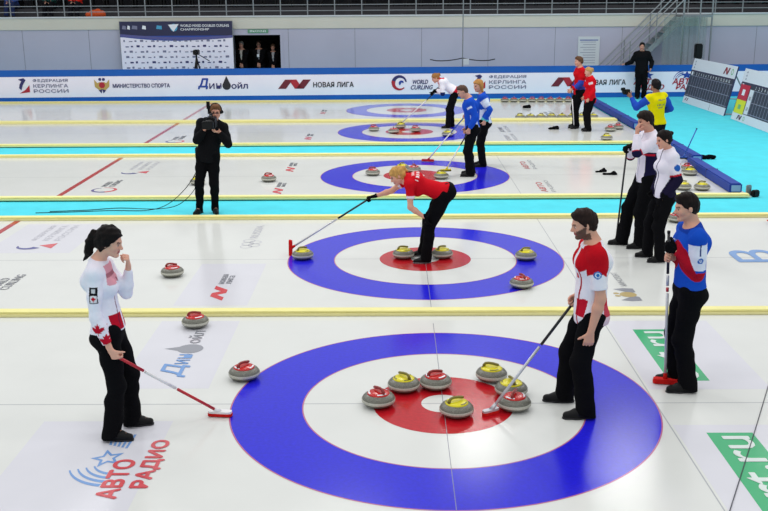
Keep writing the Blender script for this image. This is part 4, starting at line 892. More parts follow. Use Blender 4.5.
cable('camera_cable', [(-3.52, 7.90, .90), (-3.57, 7.92, .60), (-3.72, 7.95, .30), (-4.0, 8.0, .07), (-4.4, 8.1, -.01), (-5.0, 8.2, -.012), (-5.5, 8.05, -.012), (-6.1, 7.95, -.012)], 'inner of two thin black cables looping from the cameraman\'s hip')
cable('cable', [(3.2, .9, .006), (2.53, -.49, .006), (1.87, -1.84, .006), (1.4, -2.8, .006)], 'thin dark cable lying across the bottom right corner of the ice', .0035, 'sb_dark')

# ------------------------------------------------------------------ brooms
def broom(label, head, top, segs, head_mats=('bred', 'padred'), axis=(0, 1, 0), L=.20, size=(.065, .035), group=None, r=.0125, up=None):
    head = V(*head); top = V(*top); o = head.copy(); t = thing('curling_broom', label, 'broom', tuple(o), 0, group)
    d = nrm(top - head); Lh = np.linalg.norm(top - head)
    for a, b, m in segs: MB().tube([d * (Lh * a + .02), d * (Lh * b)], r, 12).build('handle', m, t, True)
    MB().tube([d * (Lh - .002), d * (Lh + .02)], r * 1.15, 12).build('end_cap', 'black', t, True)
    MB().tube([V(0, 0, .0) + d * .005, d * .07], [.022, .014], 12).build('socket', head_mats[0], t, True)
    ax = nrm(axis); u_ = V(0, 0, 1) if up is None else nrm(up); u_ = nrm(u_ - ax * (u_ @ ax)); sd = np.cross(ax, u_); w_, h_ = size
    def slab(name, z0, z1, ll, ww, m):
        n = 24; vs = []; fs = []
        for z_ in (z0, z1):
            for k in range(n):
                a = 2 * PI * k / n; c, s_ = math.cos(a), math.sin(a); e = .45; vs.append(ax * (ll / 2 * math.copysign(abs(c) ** e, c)) + sd * (ww / 2 * math.copysign(abs(s_) ** e, s_)) + u_ * z_)
        fs = [tuple(range(n))[::-1], tuple(range(n, 2 * n))] + [(k, (k + 1) % n, n + (k + 1) % n, n + k) for k in range(n)]
        mesh_obj(name, vs, fs, m, t)
    slab('brush_plate', -.004, .014, L, w_, head_mats[0]); slab('brush_pad', -.028, -.004, L * 1.04, w_ * 1.08, head_mats[1])
    return t

# ------------------------------------------------------------------ colours of the tops
def L_(c): return lin(c)
BK = (14, 14, 17)
def mix(C, m, c, a=1.0): C[m] = C[m] * (1 - a) + L_(c) * a
def top_a(s, P, z, f, l, arms):        # white long-sleeved top with red panels (near woman)
    C = np.tile(L_((236, 232, 244)), (len(P), 1)); on = (arms['r'] >= 0) | (arms['l'] >= 0)
    mix(C, ~on & (f > .03) & (z > .02) & (z < .26) & (np.abs(l) > .015) & (l < 0) & (f - .06 > -.3 * (z)) , (186, 20, 44))
    mix(C, ~on & (f > .0) & (z > .02) & (z < .24) & (l > .02), (186, 20, 44))
    mix(C, ~on & (f > .02) & (z > .70 + .8 * np.maximum(0, .10 - f)) & (z < .97), (214, 110, 128), .75); mix(C, ~on & (f > .05) & (z > .80) & (z < .86), (120, 40, 60), .6)
    mix(C, ~on & (f > .045) & (np.abs(np.abs(l) - .012 - .05 * (1 - z)) < .006) & (z > .02) & (z < .75), (110, 30, 60), .8)
    h = s.hands['r']; tr = arms['r']
    X_, Z_ = P[:, 0], P[:, 2]; out = (P[:, 1] < h['S'][1] + .02)
    b0 = h['S'] + (h['el'] - h['S']) * .45
    def rect(m, cx, cz, w, hh): return m & (np.abs(X_ - cx) < w) & (np.abs(Z_ - cz) < hh)
    mix(C, rect((tr > 0) & (tr < 1) & out, b0[0] + .005, b0[2], .032, .062), (20, 20, 26)); mix(C, rect((tr > 0) & (tr < 1) & out, b0[0] + .005, b0[2] + .035, .014, .014), (200, 200, 205))
    mix(C, rect((tr > 0) & (tr < 1) & out, b0[0] + .005, b0[2] - .024, .025, .028), (228, 222, 228)); mix(C, (tr > 0) & (tr < 1) & out & inpoly((X_ - b0[0] - .005) / .021, (Z_ - b0[2] + .026) / .023, LEAF), (196, 20, 40))
    for tt, sc_, dx in ((1.35, .055, -.012), (1.70, .062, .012)):
        c = h['el'] + (h['wr'] - h['el']) * (tt - 1); mix(C, (tr >= .9) & out & inpoly((X_ - c[0] - dx) / sc_, (Z_ - c[2]) / sc_, LEAF), (188, 22, 46))
    return C
def top_b(s, P, z, f, l, arms):        # white short-sleeved shirt, red shoulders with jagged edge
    C = np.tile(L_((236, 230, 238)), (len(P), 1))
    ang = np.arctan2(P[:, 1], P[:, 0]); jag = .06 * np.abs(((P[:, 0] * 13) % 1) - .5) * 2
    on = (arms['r'] >= 0) | (arms['l'] >= 0); t = np.maximum(arms['r'], arms['l'])
    sh = s.sl; dsh = np.minimum(np.linalg.norm(P - s.sl, axis=1), np.linalg.norm(P - s.sr, axis=1))
    mix(C, on & (t < .40 + 1.6 * jag), (190, 18, 32)); mix(C, ~on & (z > .68 + jag) & (dsh < .17) & (np.abs(l) > .07) & (f > -.045), (190, 18, 32)); mix(C, ~on & (f > .02) & (z > .62 + jag) & (z < .95) & (np.abs(l) > .028), (190, 18, 32))
    mix(C, ~on & (z < .20 + .5 * jag) & (z > -.05) & (np.abs(l) > .06), (196, 26, 48)); mix(C, ~on & (z < .12) & (f < -.04), (214, 110, 130), .35)
    mix(C, ~on & (f > .03) & (np.abs(np.abs(l) - .085 - .03 * z) < .009) & (z < .66), (170, 20, 40)); mix(C, ~on & (f > .05) & (z > .50) & (z < .58) & (l > .03) & (l < .07), (190, 30, 44))
    h = s.hands['l']; c = h['S'] + (h['el'] - h['S']) * .40 + V(.018, 0, 0); d = np.hypot(P[:, 0] - c[0], P[:, 2] - c[2]); o = P[:, 1] > h['S'][1] - .01
    mix(C, o & (d < .032), (44, 110, 180)); mix(C, o & (np.abs(d - .018) < .004), (220, 230, 240))
    return C
def top_c(s, P, z, f, l, arms):        # blue top with white sleeve panels over red sleeves
    C = np.tile(L_((26, 78, 190)), (len(P), 1)); on = (arms['r'] >= 0) | (arms['l'] >= 0); t = np.maximum(arms['r'], arms['l'])
    outer = np.where(P[:, 1] > 0, l - (s.sl - s.P0) @ s.Lf, -l + (s.sr - s.P0) @ s.Lf * 1.0) > -.012
    mix(C, on & (t > .16) & (t < .93) & outer, (226, 226, 240)); mix(C, on & (t >= .93) & (t < 1.0), (26, 78, 190)); mix(C, on & (t >= 1.0), (176, 22, 42))
    h = s.hands['l']; d_ = nrm(h['el'] - h['S']); c = h['S'] + (h['el'] - h['S']) * .62; q = P - c; o = (P[:, 1] > h['S'][1] - .02) & (t > 0) & (t < 1)
    r_ = np.hypot(q[:, 0], q @ d_); mix(C, o & (r_ < .026) & (r_ > .012), (40, 96, 180)); mix(C, o & (r_ < .006), (40, 96, 180)); c2 = h['S'] + (h['el'] - h['S']) * .3; q = P - c2; mix(C, o & (np.abs(q[:, 0] - .0) < .005) & (np.abs(q @ d_) < .05), (20, 40, 110))
    mix(C, ~on & (f > .05) & (np.abs(z - .78) < .012) & (np.abs(l) < .07) & (np.sin(l * 300) > -.2), (220, 225, 240)); mix(C, ~on & (z > .93), (20, 60, 160))
    return C
def top_d(s, P, z, f, l, arms):
    C = np.tile(L_((202, 20, 34)), (len(P), 1)); t = np.maximum(arms['r'], arms['l'])
    mix(C, (t > .50), (236, 226, 230)); mix(C, (t < 0) & (f < -.02) & (z > .72) & (z < .80) & (np.abs(l) < .15) & (np.sin(l * 130) > -.1), (236, 226, 228)); mix(C, (t < 0) & (f < -.02) & (z > .84) & (z < .90) & (np.abs(l) < .08) & (np.sin(l * 190) > -.1), (236, 226, 228)); mix(C, (t < 0) & (f < .02) & (z > -.02) & (z < .06) & (l > .03) & (l < .07), (30, 20, 30))
    return C
def top_f(s, P, z, f, l, arms):
    C = np.tile(L_((232, 226, 238)), (len(P), 1)); t = np.maximum(arms['r'], arms['l']); on = t >= 0
    mix(C, ~on & (np.abs(l) > .115 * s.sc) & (z < .62), (28, 26, 58)); mix(C, on & (t > .28) & (t < .62) & (f < .0), (28, 26, 58)); mix(C, ~on & (z < .58) & (z > .53) & (f > 0), (200, 30, 50)); mix(C, ~on & (f > .05) & (np.abs(l) < .007), (150, 150, 160))
    mix(C, on & (t > .85) & (t < 1.1), (200, 30, 50)); mix(C, on & (t > .90) & (t < 1.05), (28, 26, 58)); mix(C, ~on & (z < -.20), (190, 40, 60)); mix(C, ~on & (z > .72) & (z < .80) & (l > .03) & (l < .12) & (f > 0), (40, 40, 80)); return C
def top_g(s, P, z, f, l, arms):
    C = np.tile(L_((230, 226, 238)), (len(P), 1)); t = np.maximum(arms['r'], arms['l']); on = t >= 0
    mix(C, on & (t > .80), (28, 24, 50)); mix(C, on & (t > .74) & (t < .82), (190, 30, 50)); mix(C, ~on & (f < -.03) & (z < .74), (28, 26, 56)); mix(C, ~on & (f < -.03) & (np.abs(z - .74) < .02), (200, 30, 50))
    h = s.hands['l']; c = h['S'] + (h['el'] - h['S']) * .42; d = np.linalg.norm((P - c) * V(1, 0, 1), axis=1); mix(C, (P[:, 1] > h['S'][1] - .01) & (d < .042), (40, 96, 180)); mix(C, ~on & (f > .05) & (np.abs(l) < .008), (40, 40, 70)); return C
def top_h(s, P, z, f, l, arms):
    C = np.tile(L_((28, 76, 190)), (len(P), 1)); t = np.maximum(arms['r'], arms['l']); on = t >= 0
    mix(C, ~on & (np.abs(l) > .11) & (z < .5) & (f < .03), (190, 205, 235)); mix(C, on & (np.abs(t - .3) < .06) & (f > -.02), (210, 220, 240)); return C
def top_i(s, P, z, f, l, arms):
    C = np.tile(L_((30, 80, 190)), (len(P), 1)); t = np.maximum(arms['r'], arms['l']); on = t >= 0
    mix(C, on & (t > .2) & (t < .75), (214, 224, 240)); mix(C, ~on & (np.abs(l) > .1) & (z < .45), (200, 212, 236)); mix(C, on & (t > 1.85), (90, 190, 190)); return C
def top_j(s, P, z, f, l, arms):
    C = np.tile(L_((234, 230, 238)), (len(P), 1)); t = np.maximum(arms['r'], arms['l']); on = t >= 0
    mix(C, ~on & (z < .10) & (z > -.10), (190, 26, 46)); mix(C, ~on & (z < -.1), (230, 226, 232)); mix(C, on & (np.abs(t - 1.0) < .12), (30, 40, 90)); mix(C, ~on & (z > .88), (200, 40, 60)); return C
def top_k(s, P, z, f, l, arms):
    C = np.tile(L_((196, 18, 30)), (len(P), 1)); t = np.maximum(arms['r'], arms['l']); mix(C, (t > .75) & (t < 1.7), (50, 70, 170)); mix(C, (t < 0) & (np.abs(l) > .13) & (z < .2), (60, 60, 140)); return C
def top_l(s, P, z, f, l, arms):
    C = np.tile(L_((206, 18, 32)), (len(P), 1)); t = np.maximum(arms['r'], arms['l']); mix(C, (np.abs(t - .3) < .1) & (P[:, 1] > .0) & (f > -.0), (226, 210, 214)); return C
def top_n(s, P, z, f, l, arms):
    C = np.tile(L_((224, 208, 10)), (len(P), 1)); t = np.maximum(arms['r'], arms['l']); mix(C, t > .12, (36, 74, 176))
    for cz, hw, fr in ((.80, .08, 210), (.62, .09, 170), (.52, .06, 260)): mix(C, (t < 0) & (f < -.03) & (np.abs(z - cz) < .03) & (np.abs(l) < hw) & (np.sin(l * fr) > .1), (70, 76, 110))
    return C
def suit(shirt):
    def fn(s, P, z, f, l, arms):
        C = np.tile(L_((16, 15, 17)), (len(P), 1)); t = np.maximum(arms['r'], arms['l']); mix(C, (t < 0) & (f > .03) & (np.abs(l) < .012 + .06 * np.clip(z - .35, 0, 1)) & (z > .3), shirt); return C
    return fn
def black_top(s, P, z, f, l, arms): return np.tile(L_((19, 19, 22)), (len(P), 1))

ML = -PI
# ---------------- near woman with the red and white broom
A = Person('woman with dark ponytail in a white and red top, fist raised to her chin', (-2.64, -.58), 0, h=.0062, female=True, sc=.97, bulk=.97,
    pelvis=(-2.675, -.58, .895), neck=(-2.715, -.58, 1.445), head=(-2.61, -.585, 1.605), look=(1, -.12, -.30), headup=(.25, 0, 1), rankle=(-2.675, -.70, .078), lankle=(-2.585, -.43, .078), rtoe=(1, -.12, 0), ltoe=(1, .1, 0), rknee=(1, 0, 0), lknee=(1, 0, 0),
    rhand=dict(grip=(-2.575, -.755, .735), dir=(.45, .1, -.9), palm=(.35, 1, 0), curl=.75, thumb=.5), relbow=(-.6, -.3, -.4), lhand=dict(wrist=(-2.505, -.50, 1.385), dir=(.05, -.25, 1), palm=(-1, -.2, 0), curl=.95, thumb=.7), lelbow=(0, .1, -1))
A.body((224, 168, 146)); A.top(top_a, 1.80, hem=.0, t=.011, name='top', neck=.03, front=.30); A.trousers(BK, t=.012, flare=1.15, waist=.07); A.shoes(); A.hairdo('pony', (18, 12, 12), slope=(.82, -.57), off=(.022, -.02), vol=.007)
broom('red and white curling broom held out by the woman with the dark ponytail', (-1.893, -.25, .035), (-2.595, -.772, .75), [(0, .42, 'bred'), (.42, .72, 'bwhite'), (.72, 1, 'bred')], ('bwhite', 'padred'), axis=(1, -.12, 0), L=.20)
# ---------------- bearded player
B = Person('bearded man in a white and red short-sleeved shirt, looking down by the nearest rings', (1.12, -.14), PI, h=.0062, sc=1.0,
    pelvis=(1.20, -.14, .905), neck=(1.20, -.14, 1.465), head=(1.115, -.14, 1.625), look=(-1, -.08, -.30), headup=(-.25, 0, 1), lankle=(1.165, -.30, .08), rankle=(1.055, .04, .08), ltoe=(-1, -.12, 0), rtoe=(-1, .05, 0), lknee=(-1, 0, 0), rknee=(-1, 0, 0),
    lhand=dict(wrist=(1.17, -.36, .775), dir=(-.12, .04, -1), palm=(.1, 1, 0), curl=.42, thumb=.25), lelbow=(1, -.2, 0), rhand=dict(grip=(1.10, .05, .90), dir=(-.55, -.1, -.75), palm=(.2, -1, 0), curl=.8, thumb=.5), relbow=(1, .5, -.3))
B.body((214, 158, 134), beard=(58, 38, 30)); B.top(top_b, .78, hem=-.11, t=.016, name='shirt', neck=.02, front=.35); B.trousers(BK, t=.010, flare=1.2, waist=.03, loose=.010); B.shoes(); B.hairdo('short', (40, 26, 22), slope=(.78, -.62), off=(.014, -.008), vol=-.001)
broom('silver and black curling broom held behind the bearded man, brush between the stones', (.39, -.22, .03), (1.19, .07, 1.02), [(0, .52, 'alu'), (.52, 1, 'carbon')], ('alu', 'padred'), axis=(.8, .5, 0), L=.16, size=(.05, .03))
# ---------------- blue shirt player
C_ = Person('young man in a blue top with white sleeve panels, hands on an upright broom', (2.13, .36), PI, h=.0062, sc=1.0,
    pelvis=(2.165, .36, .93), neck=(2.15, .36, 1.485), head=(2.085, .355, 1.655), look=(-1, -.10, -.22), headup=(-.2, 0, 1), lankle=(2.175, .25, .08), rankle=(2.145, .49, .08), ltoe=(-1, -.1, 0), rtoe=(-1, .1, 0), lknee=(-1, 0, 0), rknee=(-1, 0, 0),
    lhand=dict(grip=(1.958, .345, 1.305), dir=(-.85, .35, .25), palm=(.35, 1, .1), curl=.85, thumb=.4), lelbow=(.6, -.35, -1), rhand=dict(grip=(1.965, .36, 1.205), dir=(-.9, -.3, .25), palm=(-.1, -1, 0), curl=.85, thumb=.4), relbow=(.4, .4, -1))
C_.body((216, 160, 136)); C_.top(top_c, 1.97, hem=.03, t=.014, name='top', neck=.018, front=.4); C_.trousers(BK, t=.012, flare=1.15, waist=.09, loose=.008); C_.shoes(); C_.hairdo('short', (26, 17, 16), slope=(.76, -.65), off=(.018, -.012), vol=-.002); C_.glove('l')
broom('red-headed curling broom held upright by the blue shirt player', (2.035, .44, .035), (1.945, .335, 1.43), [(0, .60, 'alu'), (.60, .64, 'bred'), (.64, .72, 'alu'), (.72, 1, 'carbon')], ('padred', 'padred'), axis=(1, -.15, 0), L=.21, size=(.075, .03))
# ---------------- bending sweeper in red
D = Person('blond player in a red polo shirt bending over the second rings, arm stretched out', (.03, 4.7), PI, h=.0085, female=True, sc=.97, bulk=.98,
    pelvis=(.235, 4.70, .925), neck=(-.27, 4.68, 1.095), head=(-.37, 4.66, 1.155), look=(-.85, -.18, -.52), headup=(-.5, 0, .85), lankle=(.00, 4.60, .078), rankle=(-.02, 4.95, .078), ltoe=(-1, -.1, 0), rtoe=(-1, .1, 0), lknee=(-1, 0, .2), rknee=(-1, .2, .2),
    lhand=dict(wrist=(-.01, 4.49, .635), dir=(.35, .15, -.9), palm=(.9, .4, .3), curl=.35, thumb=.3), lelbow=(-1, -.3, 0), rhand=dict(grip=(-.745, 4.9, .80), dir=(-.95, .15, -.2), palm=(0, -.3, -1), curl=.8, thumb=.5), relbow=(-.2, .3, -1))
D.body((220, 164, 138)); D.top(top_d, .62, hem=-.02, t=.013, name='polo_shirt', neck=.012, front=.3); D.trousers(BK, t=.014, flare=1.1, waist=.06); D.shoes((20, 20, 22), (120, 120, 124)); D.hairdo('smallpony', (196, 150, 84), slope=(.8, -.6), off=(.02, -.03)); D.glove('l'); D.glove('r')
broom('silver and black broom with an upright red brush, held out by the bending blond player', (-1.815, 5.03, .10), (-.66, 4.89, .86), [(0, .55, 'alu'), (.55, 1, 'carbon')], ('padred', 'padred'), axis=(0, .15, 1), L=.22, size=(.05, .03), up=(1, -.1, .3))
# ---------------- cameraman
E = Person('cameraman all in black with headphones, standing on the cyan walkway and filming', (-3.45, 7.76), -PI / 2, h=.0095, sc=1.0,
    pelvis=(-3.405, 7.80, .975), neck=(-3.30, 7.80, 1.50), head=(-3.235, 7.74, 1.655), look=(.12, -1, -.12), rankle=(-3.59, 7.80, .08), lankle=(-3.34, 7.84, .08), rtoe=(-.35, -1, 0), ltoe=(.35, -1, 0), rknee=(-.1, -1, 0), lknee=(.1, -1, 0),
    rhand=dict(grip=(-3.36, 7.52, 1.46), dir=(.1, -.55, .8), palm=(1, 0, 0), curl=.5), relbow=(-.7, .3, -1), lhand=dict(wrist=(-3.17, 7.60, 1.36), dir=(-.5, -.8, .1), palm=(-.1, 0, 1), curl=.3), lelbow=(.6, .3, -1))
E.root.location.z = -.02
E.body((206, 150, 128)); E.top(black_top, 1.96, hem=-.12, t=.022, collar=.03); E.trousers((13, 13, 16), t=.010, flare=.75, waist=.05); E.shoes(); E.hairdo('short', (110, 74, 50))
F_ = Field(.008)
for q in (-1, 1): F_.rc(E.HP(-.005, q * .082, .0), E.HP(-.005, q * .095, .0), .034, .030, k=.01)
for k in range(10):
    a0 = PI * k / 10; a1 = PI * (k + 1) / 10; F_.rc(E.HP(-.005, .096 * math.cos(a0), .02 + .118 * math.sin(a0)), E.HP(-.005, .096 * math.cos(a1), .02 + .118 * math.sin(a1)), .011, k=.006)
field_obj('headphones', F_, 'leather', E.root, (16, 16, 18), 0)
F_ = Field(.008)
for q in (-1, 1): F_.rc(E.HP(.098, q * .018, .004), E.HP(.094, q * .052, .004), .008, k=.002); F_.rc(E.HP(.094, q * .055, .004), E.HP(.0, q * .082, .01), .005, k=.004)
F_.rc(E.HP(.100, -.02, .006), E.HP(.100, .02, .006), .005, k=.002); field_obj('glasses', F_, 'leather', E.root, (30, 30, 34), 0)
t = thing('video_camera', 'black professional video camera held at the face of the cameraman in black', 'camera', (-3.265, 7.47, 1.50), 0)
MB().box((-.075, -.10, -.09), (.075, .14, .09), bev=.02).build('camera_body', 'black', t); MB().tube([(0, -.10, 0), (0, -.24, 0), (0, -.27, 0)], [.06, .06, .075], 20).build('lens', 'carbon', t, True); MB().box((-.085, -.34, -.06), (.085, -.27, .06), bev=.01).build('lens_hood', 'black', t)
MB().tube([(0, -.08, .09), (0, -.06, .14), (0, .08, .14), (0, .10, .09)], .013, 8).build('top_handle', 'black', t); MB().tube([(-.03, 0, .14), (-.03, -.02, .24)], .014, 8).tube([(-.03, -.02, .22), (-.03, -.02, .33)], .028, 12).build('microphone', 'rubber', t); MB().box((-.12, -.02, .02), (-.07, .10, .08), bev=.01).build('viewfinder', 'black', t)
tag(MB().box((-3.60, 7.74, .90), (-3.53, 7.86, 1.07), bev=.015).build('transmitter_pack', 'black'), 'small black pack clipped to the cameraman\'s hip', 'pack')
# ---------------- pair in white and navy jackets
F1 = Person('tall man in a white and navy jacket, hand on chin, elbow on a broom', (2.95, 5.42), -2.95, h=.0095, sc=1.05,
    pelvis=(3.06, 5.42, .985), neck=(3.06, 5.42, 1.575), head=(2.975, 5.40, 1.755), look=(-1, -.30, -.28), headup=(-.2, 0, 1), yaw=0, rankle=(2.79, 5.55, .083), lankle=(2.99, 5.33, .083), rtoe=(-1, .0, 0), ltoe=(-1, -.2, 0), rknee=(-1, .1, 0), lknee=(-1, -.2, 0),
    lhand=dict(wrist=(2.845, 5.26, 1.60), dir=(.0, .25, 1), palm=(.9, .3, 0), curl=.5), lelbow=(-1, -.3, -.6), rhand=dict(grip=(2.745, 5.40, 1.375), dir=(-.8, -.5, -.2), palm=(0, -.2, -1), curl=.7), relbow=(-.1, .6, -1))
F1.body((206, 150, 128)); F1.top(top_f, 1.95, hem=-.07, t=.020, collar=.03); F1.trousers(BK, t=.022, flare=1.15, waist=.05); F1.shoes(); F1.hairdo('fringe', (34, 24, 21), vol=.004); F1.glove('r')
broom('black curling broom standing under the elbow of the tall man in white', (2.72, 5.60, .035), (2.752, 5.395, 1.37), [(0, 1, 'carbon')], ('carbon', 'rubber'), axis=(1, .1, 0), L=.18)
G = Person('woman with a dark bun in a white and navy jacket beside the tall man', (3.08, 4.70), -2.98, h=.0095, female=True, sc=.97,
    pelvis=(3.10, 4.70, .90), neck=(3.125, 4.70, 1.45), head=(3.045, 4.685, 1.605), look=(-1, -.25, -.30), headup=(-.2, 0, 1), lankle=(3.07, 4.60, .078), rankle=(2.98, 4.87, .078), ltoe=(-1, -.15, 0), rtoe=(-1, 0, 0), lknee=(-1, 0, 0), rknee=(-1, 0, 0),
    lhand=dict(wrist=(3.10, 4.53, .90), dir=(-.3, .2, -1), palm=(-.3, 1, 0), curl=.7), lelbow=(1, -.3, -.2), rhand=dict(wrist=(2.98, 4.78, .92), dir=(-.3, -.3, -.9), palm=(0, -1, 0), curl=.7), relbow=(.3, .5, -.5))
G.body((210, 154, 132)); G.top(top_g, 1.95, hem=-.05, t=.018, collar=.03); G.trousers(BK, t=.014, flare=1.1, waist=.05); G.shoes(); G.hairdo('bun', (22, 14, 14), slope=(.82, -.57), off=(.02, -.02)); G.glove('l'); G.glove('r')
o = blob('glove_bag', 'black cloth bag hanging from the hands of the woman with the dark bun', 'bag', 3.0, 4.60, [((0, 0, .62), (.02, 0, .80), .055, .035)])
# ---------------- pair in blue
H = Person('balding man in a blue long-sleeved top looking down at the third rings', (1.03, 11.0), PI, h=.012, sc=1.0,
    pelvis=(1.10, 11.0, .945), neck=(1.03, 11.0, 1.49), head=(.905, 11.0, 1.615), look=(-.85, -.15, -.58), headup=(-.5, 0, .8), lankle=(1.06, 10.90, .08), rankle=(1.10, 11.17, .08), ltoe=(-1, -.1, 0), rtoe=(-1, .05, 0), lknee=(-1, 0, 0), rknee=(-1, 0, 0),
    lhand=dict(grip=(1.01, 10.79, .87), dir=(-.2, .1, -1), palm=(0, 1, 0), curl=.75), lelbow=(1, -.3, 0), rhand=dict(wrist=(1.0, 11.22, .92), dir=(-.2, 0, -1), palm=(0, -1, 0), curl=.5), relbow=(1, .3, 0))
H.body((204, 150, 130)); H.top(top_h, 1.96, hem=-.02, t=.018); H.trousers(BK, t=.022, flare=1.15, waist=.06); H.shoes(); H.hairdo('short', (88, 66, 56), slope=(.8, -.6), off=(.0, .01), vol=-.001)
broom('white-handled broom hanging from the balding man\'s hand over a yellow stone', (.60, 10.92, .13), (1.03, 10.78, .92), [(0, .6, 'bwhite'), (.6, 1, 'carbon')], ('byel', 'rubber'), axis=(1, .2, 0), L=.2)
I = Person('blond woman in a blue and white top standing just behind the balding man', (1.40, 12.1), PI, h=.012, female=True, sc=.98,
    pelvis=(1.43, 12.1, .92), neck=(1.37, 12.1, 1.475), head=(1.29, 12.07, 1.635), look=(-.85, -.55, -.25), lankle=(1.40, 11.98, .078), rankle=(1.42, 12.25, .078), ltoe=(-1, -.3, 0), rtoe=(-1, 0, 0), lknee=(-1, 0, 0), rknee=(-1, 0, 0),
    lhand=dict(wrist=(1.42, 11.90, .95), dir=(-.1, .1, -1), palm=(0, 1, 0), curl=.6), lelbow=(1, -.4, 0), rhand=dict(grip=(1.03, 12.16, .99), dir=(-.8, 0, -.5), palm=(0, -.8, -.4), curl=.8), relbow=(.2, .5, -1))
I.body((212, 158, 136)); I.top(top_i, 1.96, hem=-.04, t=.018); I.trousers(BK, t=.016, flare=1.1, waist=.05); I.shoes(); I.hairdo('long', (176, 126, 70), vol=.004)
broom('white and blue broom with a red brush, reaching left from the pair in blue', (.31, 12.62, .045), (1.04, 12.15, 1.01), [(0, .62, 'bwhite'), (.62, 1, 'bblue')], ('bred', 'padred'), axis=(1, -.3, 0), L=.26)
# ---------------- far sweeper
J = Person('far player in a white jacket with red hem, bending over a broom', (1.05, 18.0), PI, h=.013, female=True, sc=.98,
    pelvis=(1.20, 18.0, .945), neck=(.80, 18.0, 1.235), head=(.69, 18.0, 1.30), look=(-.85, -.1, -.5), headup=(-.5, 0, .85), lankle=(1.02, 17.93, .078), rankle=(1.14, 18.2, .078), ltoe=(-1, 0, 0), rtoe=(-1, .1, 0), lknee=(-1, 0, .1), rknee=(-1, 0, .1),
    lhand=dict(grip=(.70, 18.02, .95), dir=(-.6, .2, -.8), palm=(0, .9, -.3), curl=.8), lelbow=(.4, -.6, -1), rhand=dict(grip=(.60, 18.1, .87), dir=(-.6, -.1, -.8), palm=(0, -1, 0), curl=.8), relbow=(.2, .6, -.8))
J.body((214, 160, 138)); J.top(top_j, 1.95, hem=-.10, t=.020, collar=.02); J.trousers(BK, t=.016, flare=1.0, waist=.02); J.shoes(); J.hairdo('smallpony', (150, 104, 60)); J.glove('l'); J.glove('r')
broom('white and black broom leaning down from the far bending player in white', (-.20, 18.72, .035), (.86, 17.90, 1.10), [(0, .62, 'bwhite'), (.62, 1, 'carbon')], ('byel', 'rubber'), axis=(1, .2, 0), L=.2)
# ---------------- pair in red
K = Person('tall man in a red jacket with blue sleeve ends, left of the pair in red', (4.35, 17.9), PI + .15, h=.013, sc=1.04,
    pelvis=(4.42, 17.9, .965), neck=(4.42, 17.9, 1.535), head=(4.365, 17.88, 1.71), look=(-1, -.2, -.15), lankle=(4.34, 17.82, .083), rankle=(4.40, 18.1, .083), ltoe=(-1, -.1, 0), rtoe=(-1, 0, 0), lknee=(-1, 0, 0), rknee=(-1, 0, 0),
    lhand=dict(wrist=(4.20, 17.72, 1.02), dir=(-.6, 0, -.7), palm=(0, 1, 0), curl=.6), lelbow=(.8, -.3, -.6), rhand=dict(wrist=(4.22, 18.02, 1.0), dir=(-.5, 0, -.8), palm=(0, -1, 0), curl=.6), relbow=(.8, .3, -.5))
K.body((208, 152, 130)); K.top(top_k, 1.95, hem=-.10, t=.020, collar=.02); K.trousers(BK, t=.024, flare=1.15, waist=.02); K.shoes(); K.hairdo('short', (96, 66, 48))
Lp = Person('shorter blond woman in a red jacket, right of the pair in red', (4.55, 17.26), PI + .1, h=.013, female=True, sc=.91, bulk=1.05,
    pelvis=(4.575, 17.26, .845), neck=(4.56, 17.26, 1.355), head=(4.50, 17.25, 1.50), look=(-1, -.15, -.2), lankle=(4.55, 17.17, .073), rankle=(4.57, 17.38, .073), ltoe=(-1, -.2, 0), rtoe=(-1, .1, 0), lknee=(-1, 0, 0), rknee=(-1, 0, 0),
    lhand=dict(wrist=(4.50, 17.06, .84), dir=(-.3, .1, -1), palm=(0, 1, 0), curl=.6), lelbow=(1, -.4, 0), rhand=dict(wrist=(4.44, 17.38, .86), dir=(-.3, 0, -1), palm=(0, -1, 0), curl=.6), relbow=(1, .3, 0))
Lp.body((216, 160, 138)); Lp.top(top_l, 1.95, hem=-.14, t=.022, collar=.02); Lp.trousers(BK, t=.020, flare=1.1, waist=.0); Lp.shoes(); Lp.hairdo('smallpony', (190, 146, 92))
broom('white broom held low between the pair in red jackets', (4.28, 17.66, .04), (4.18, 17.72, 1.08), [(0, .7, 'bwhite'), (.7, 1, 'carbon')], ('carbon', 'rubber'), axis=(1, .2, 0), L=.2)
# ---------------- man in black at the board
Mn = Person('man all in black leaning one hand on the advertising board, on the cyan floor', (7.84, 25.3), -PI / 2 - .25, h=.014, sc=1.03, bulk=1.1,
    pelvis=(7.84, 25.3, .955), neck=(7.82, 25.3, 1.53), head=(7.80, 25.26, 1.705), look=(-.25, -1, -.05), rankle=(7.74, 25.28, .083), lankle=(7.96, 25.30, .083), rtoe=(-.2, -1, 0), ltoe=(.2, -1, 0), rknee=(0, -1, 0), lknee=(0, -1, 0),
    rhand=dict(wrist=(7.36, 25.62, 1.115), dir=(-.9, .4, -.1), palm=(0, 0, -1), curl=.15), relbow=(-.3, .2, -1), lhand=dict(wrist=(8.10, 25.15, .98), dir=(-.3, -.3, -.9), palm=(-1, 0, 0), curl=.6), lelbow=(.8, .4, -.3))
Mn.root.location.z = -.02
Mn.body((196, 142, 122)); Mn.top(black_top, 1.95, hem=-.16, t=.026, collar=.03); Mn.trousers((15, 15, 18), t=.020, flare=1.0, waist=.0); Mn.shoes(); Mn.hairdo('short', (26, 20, 20))
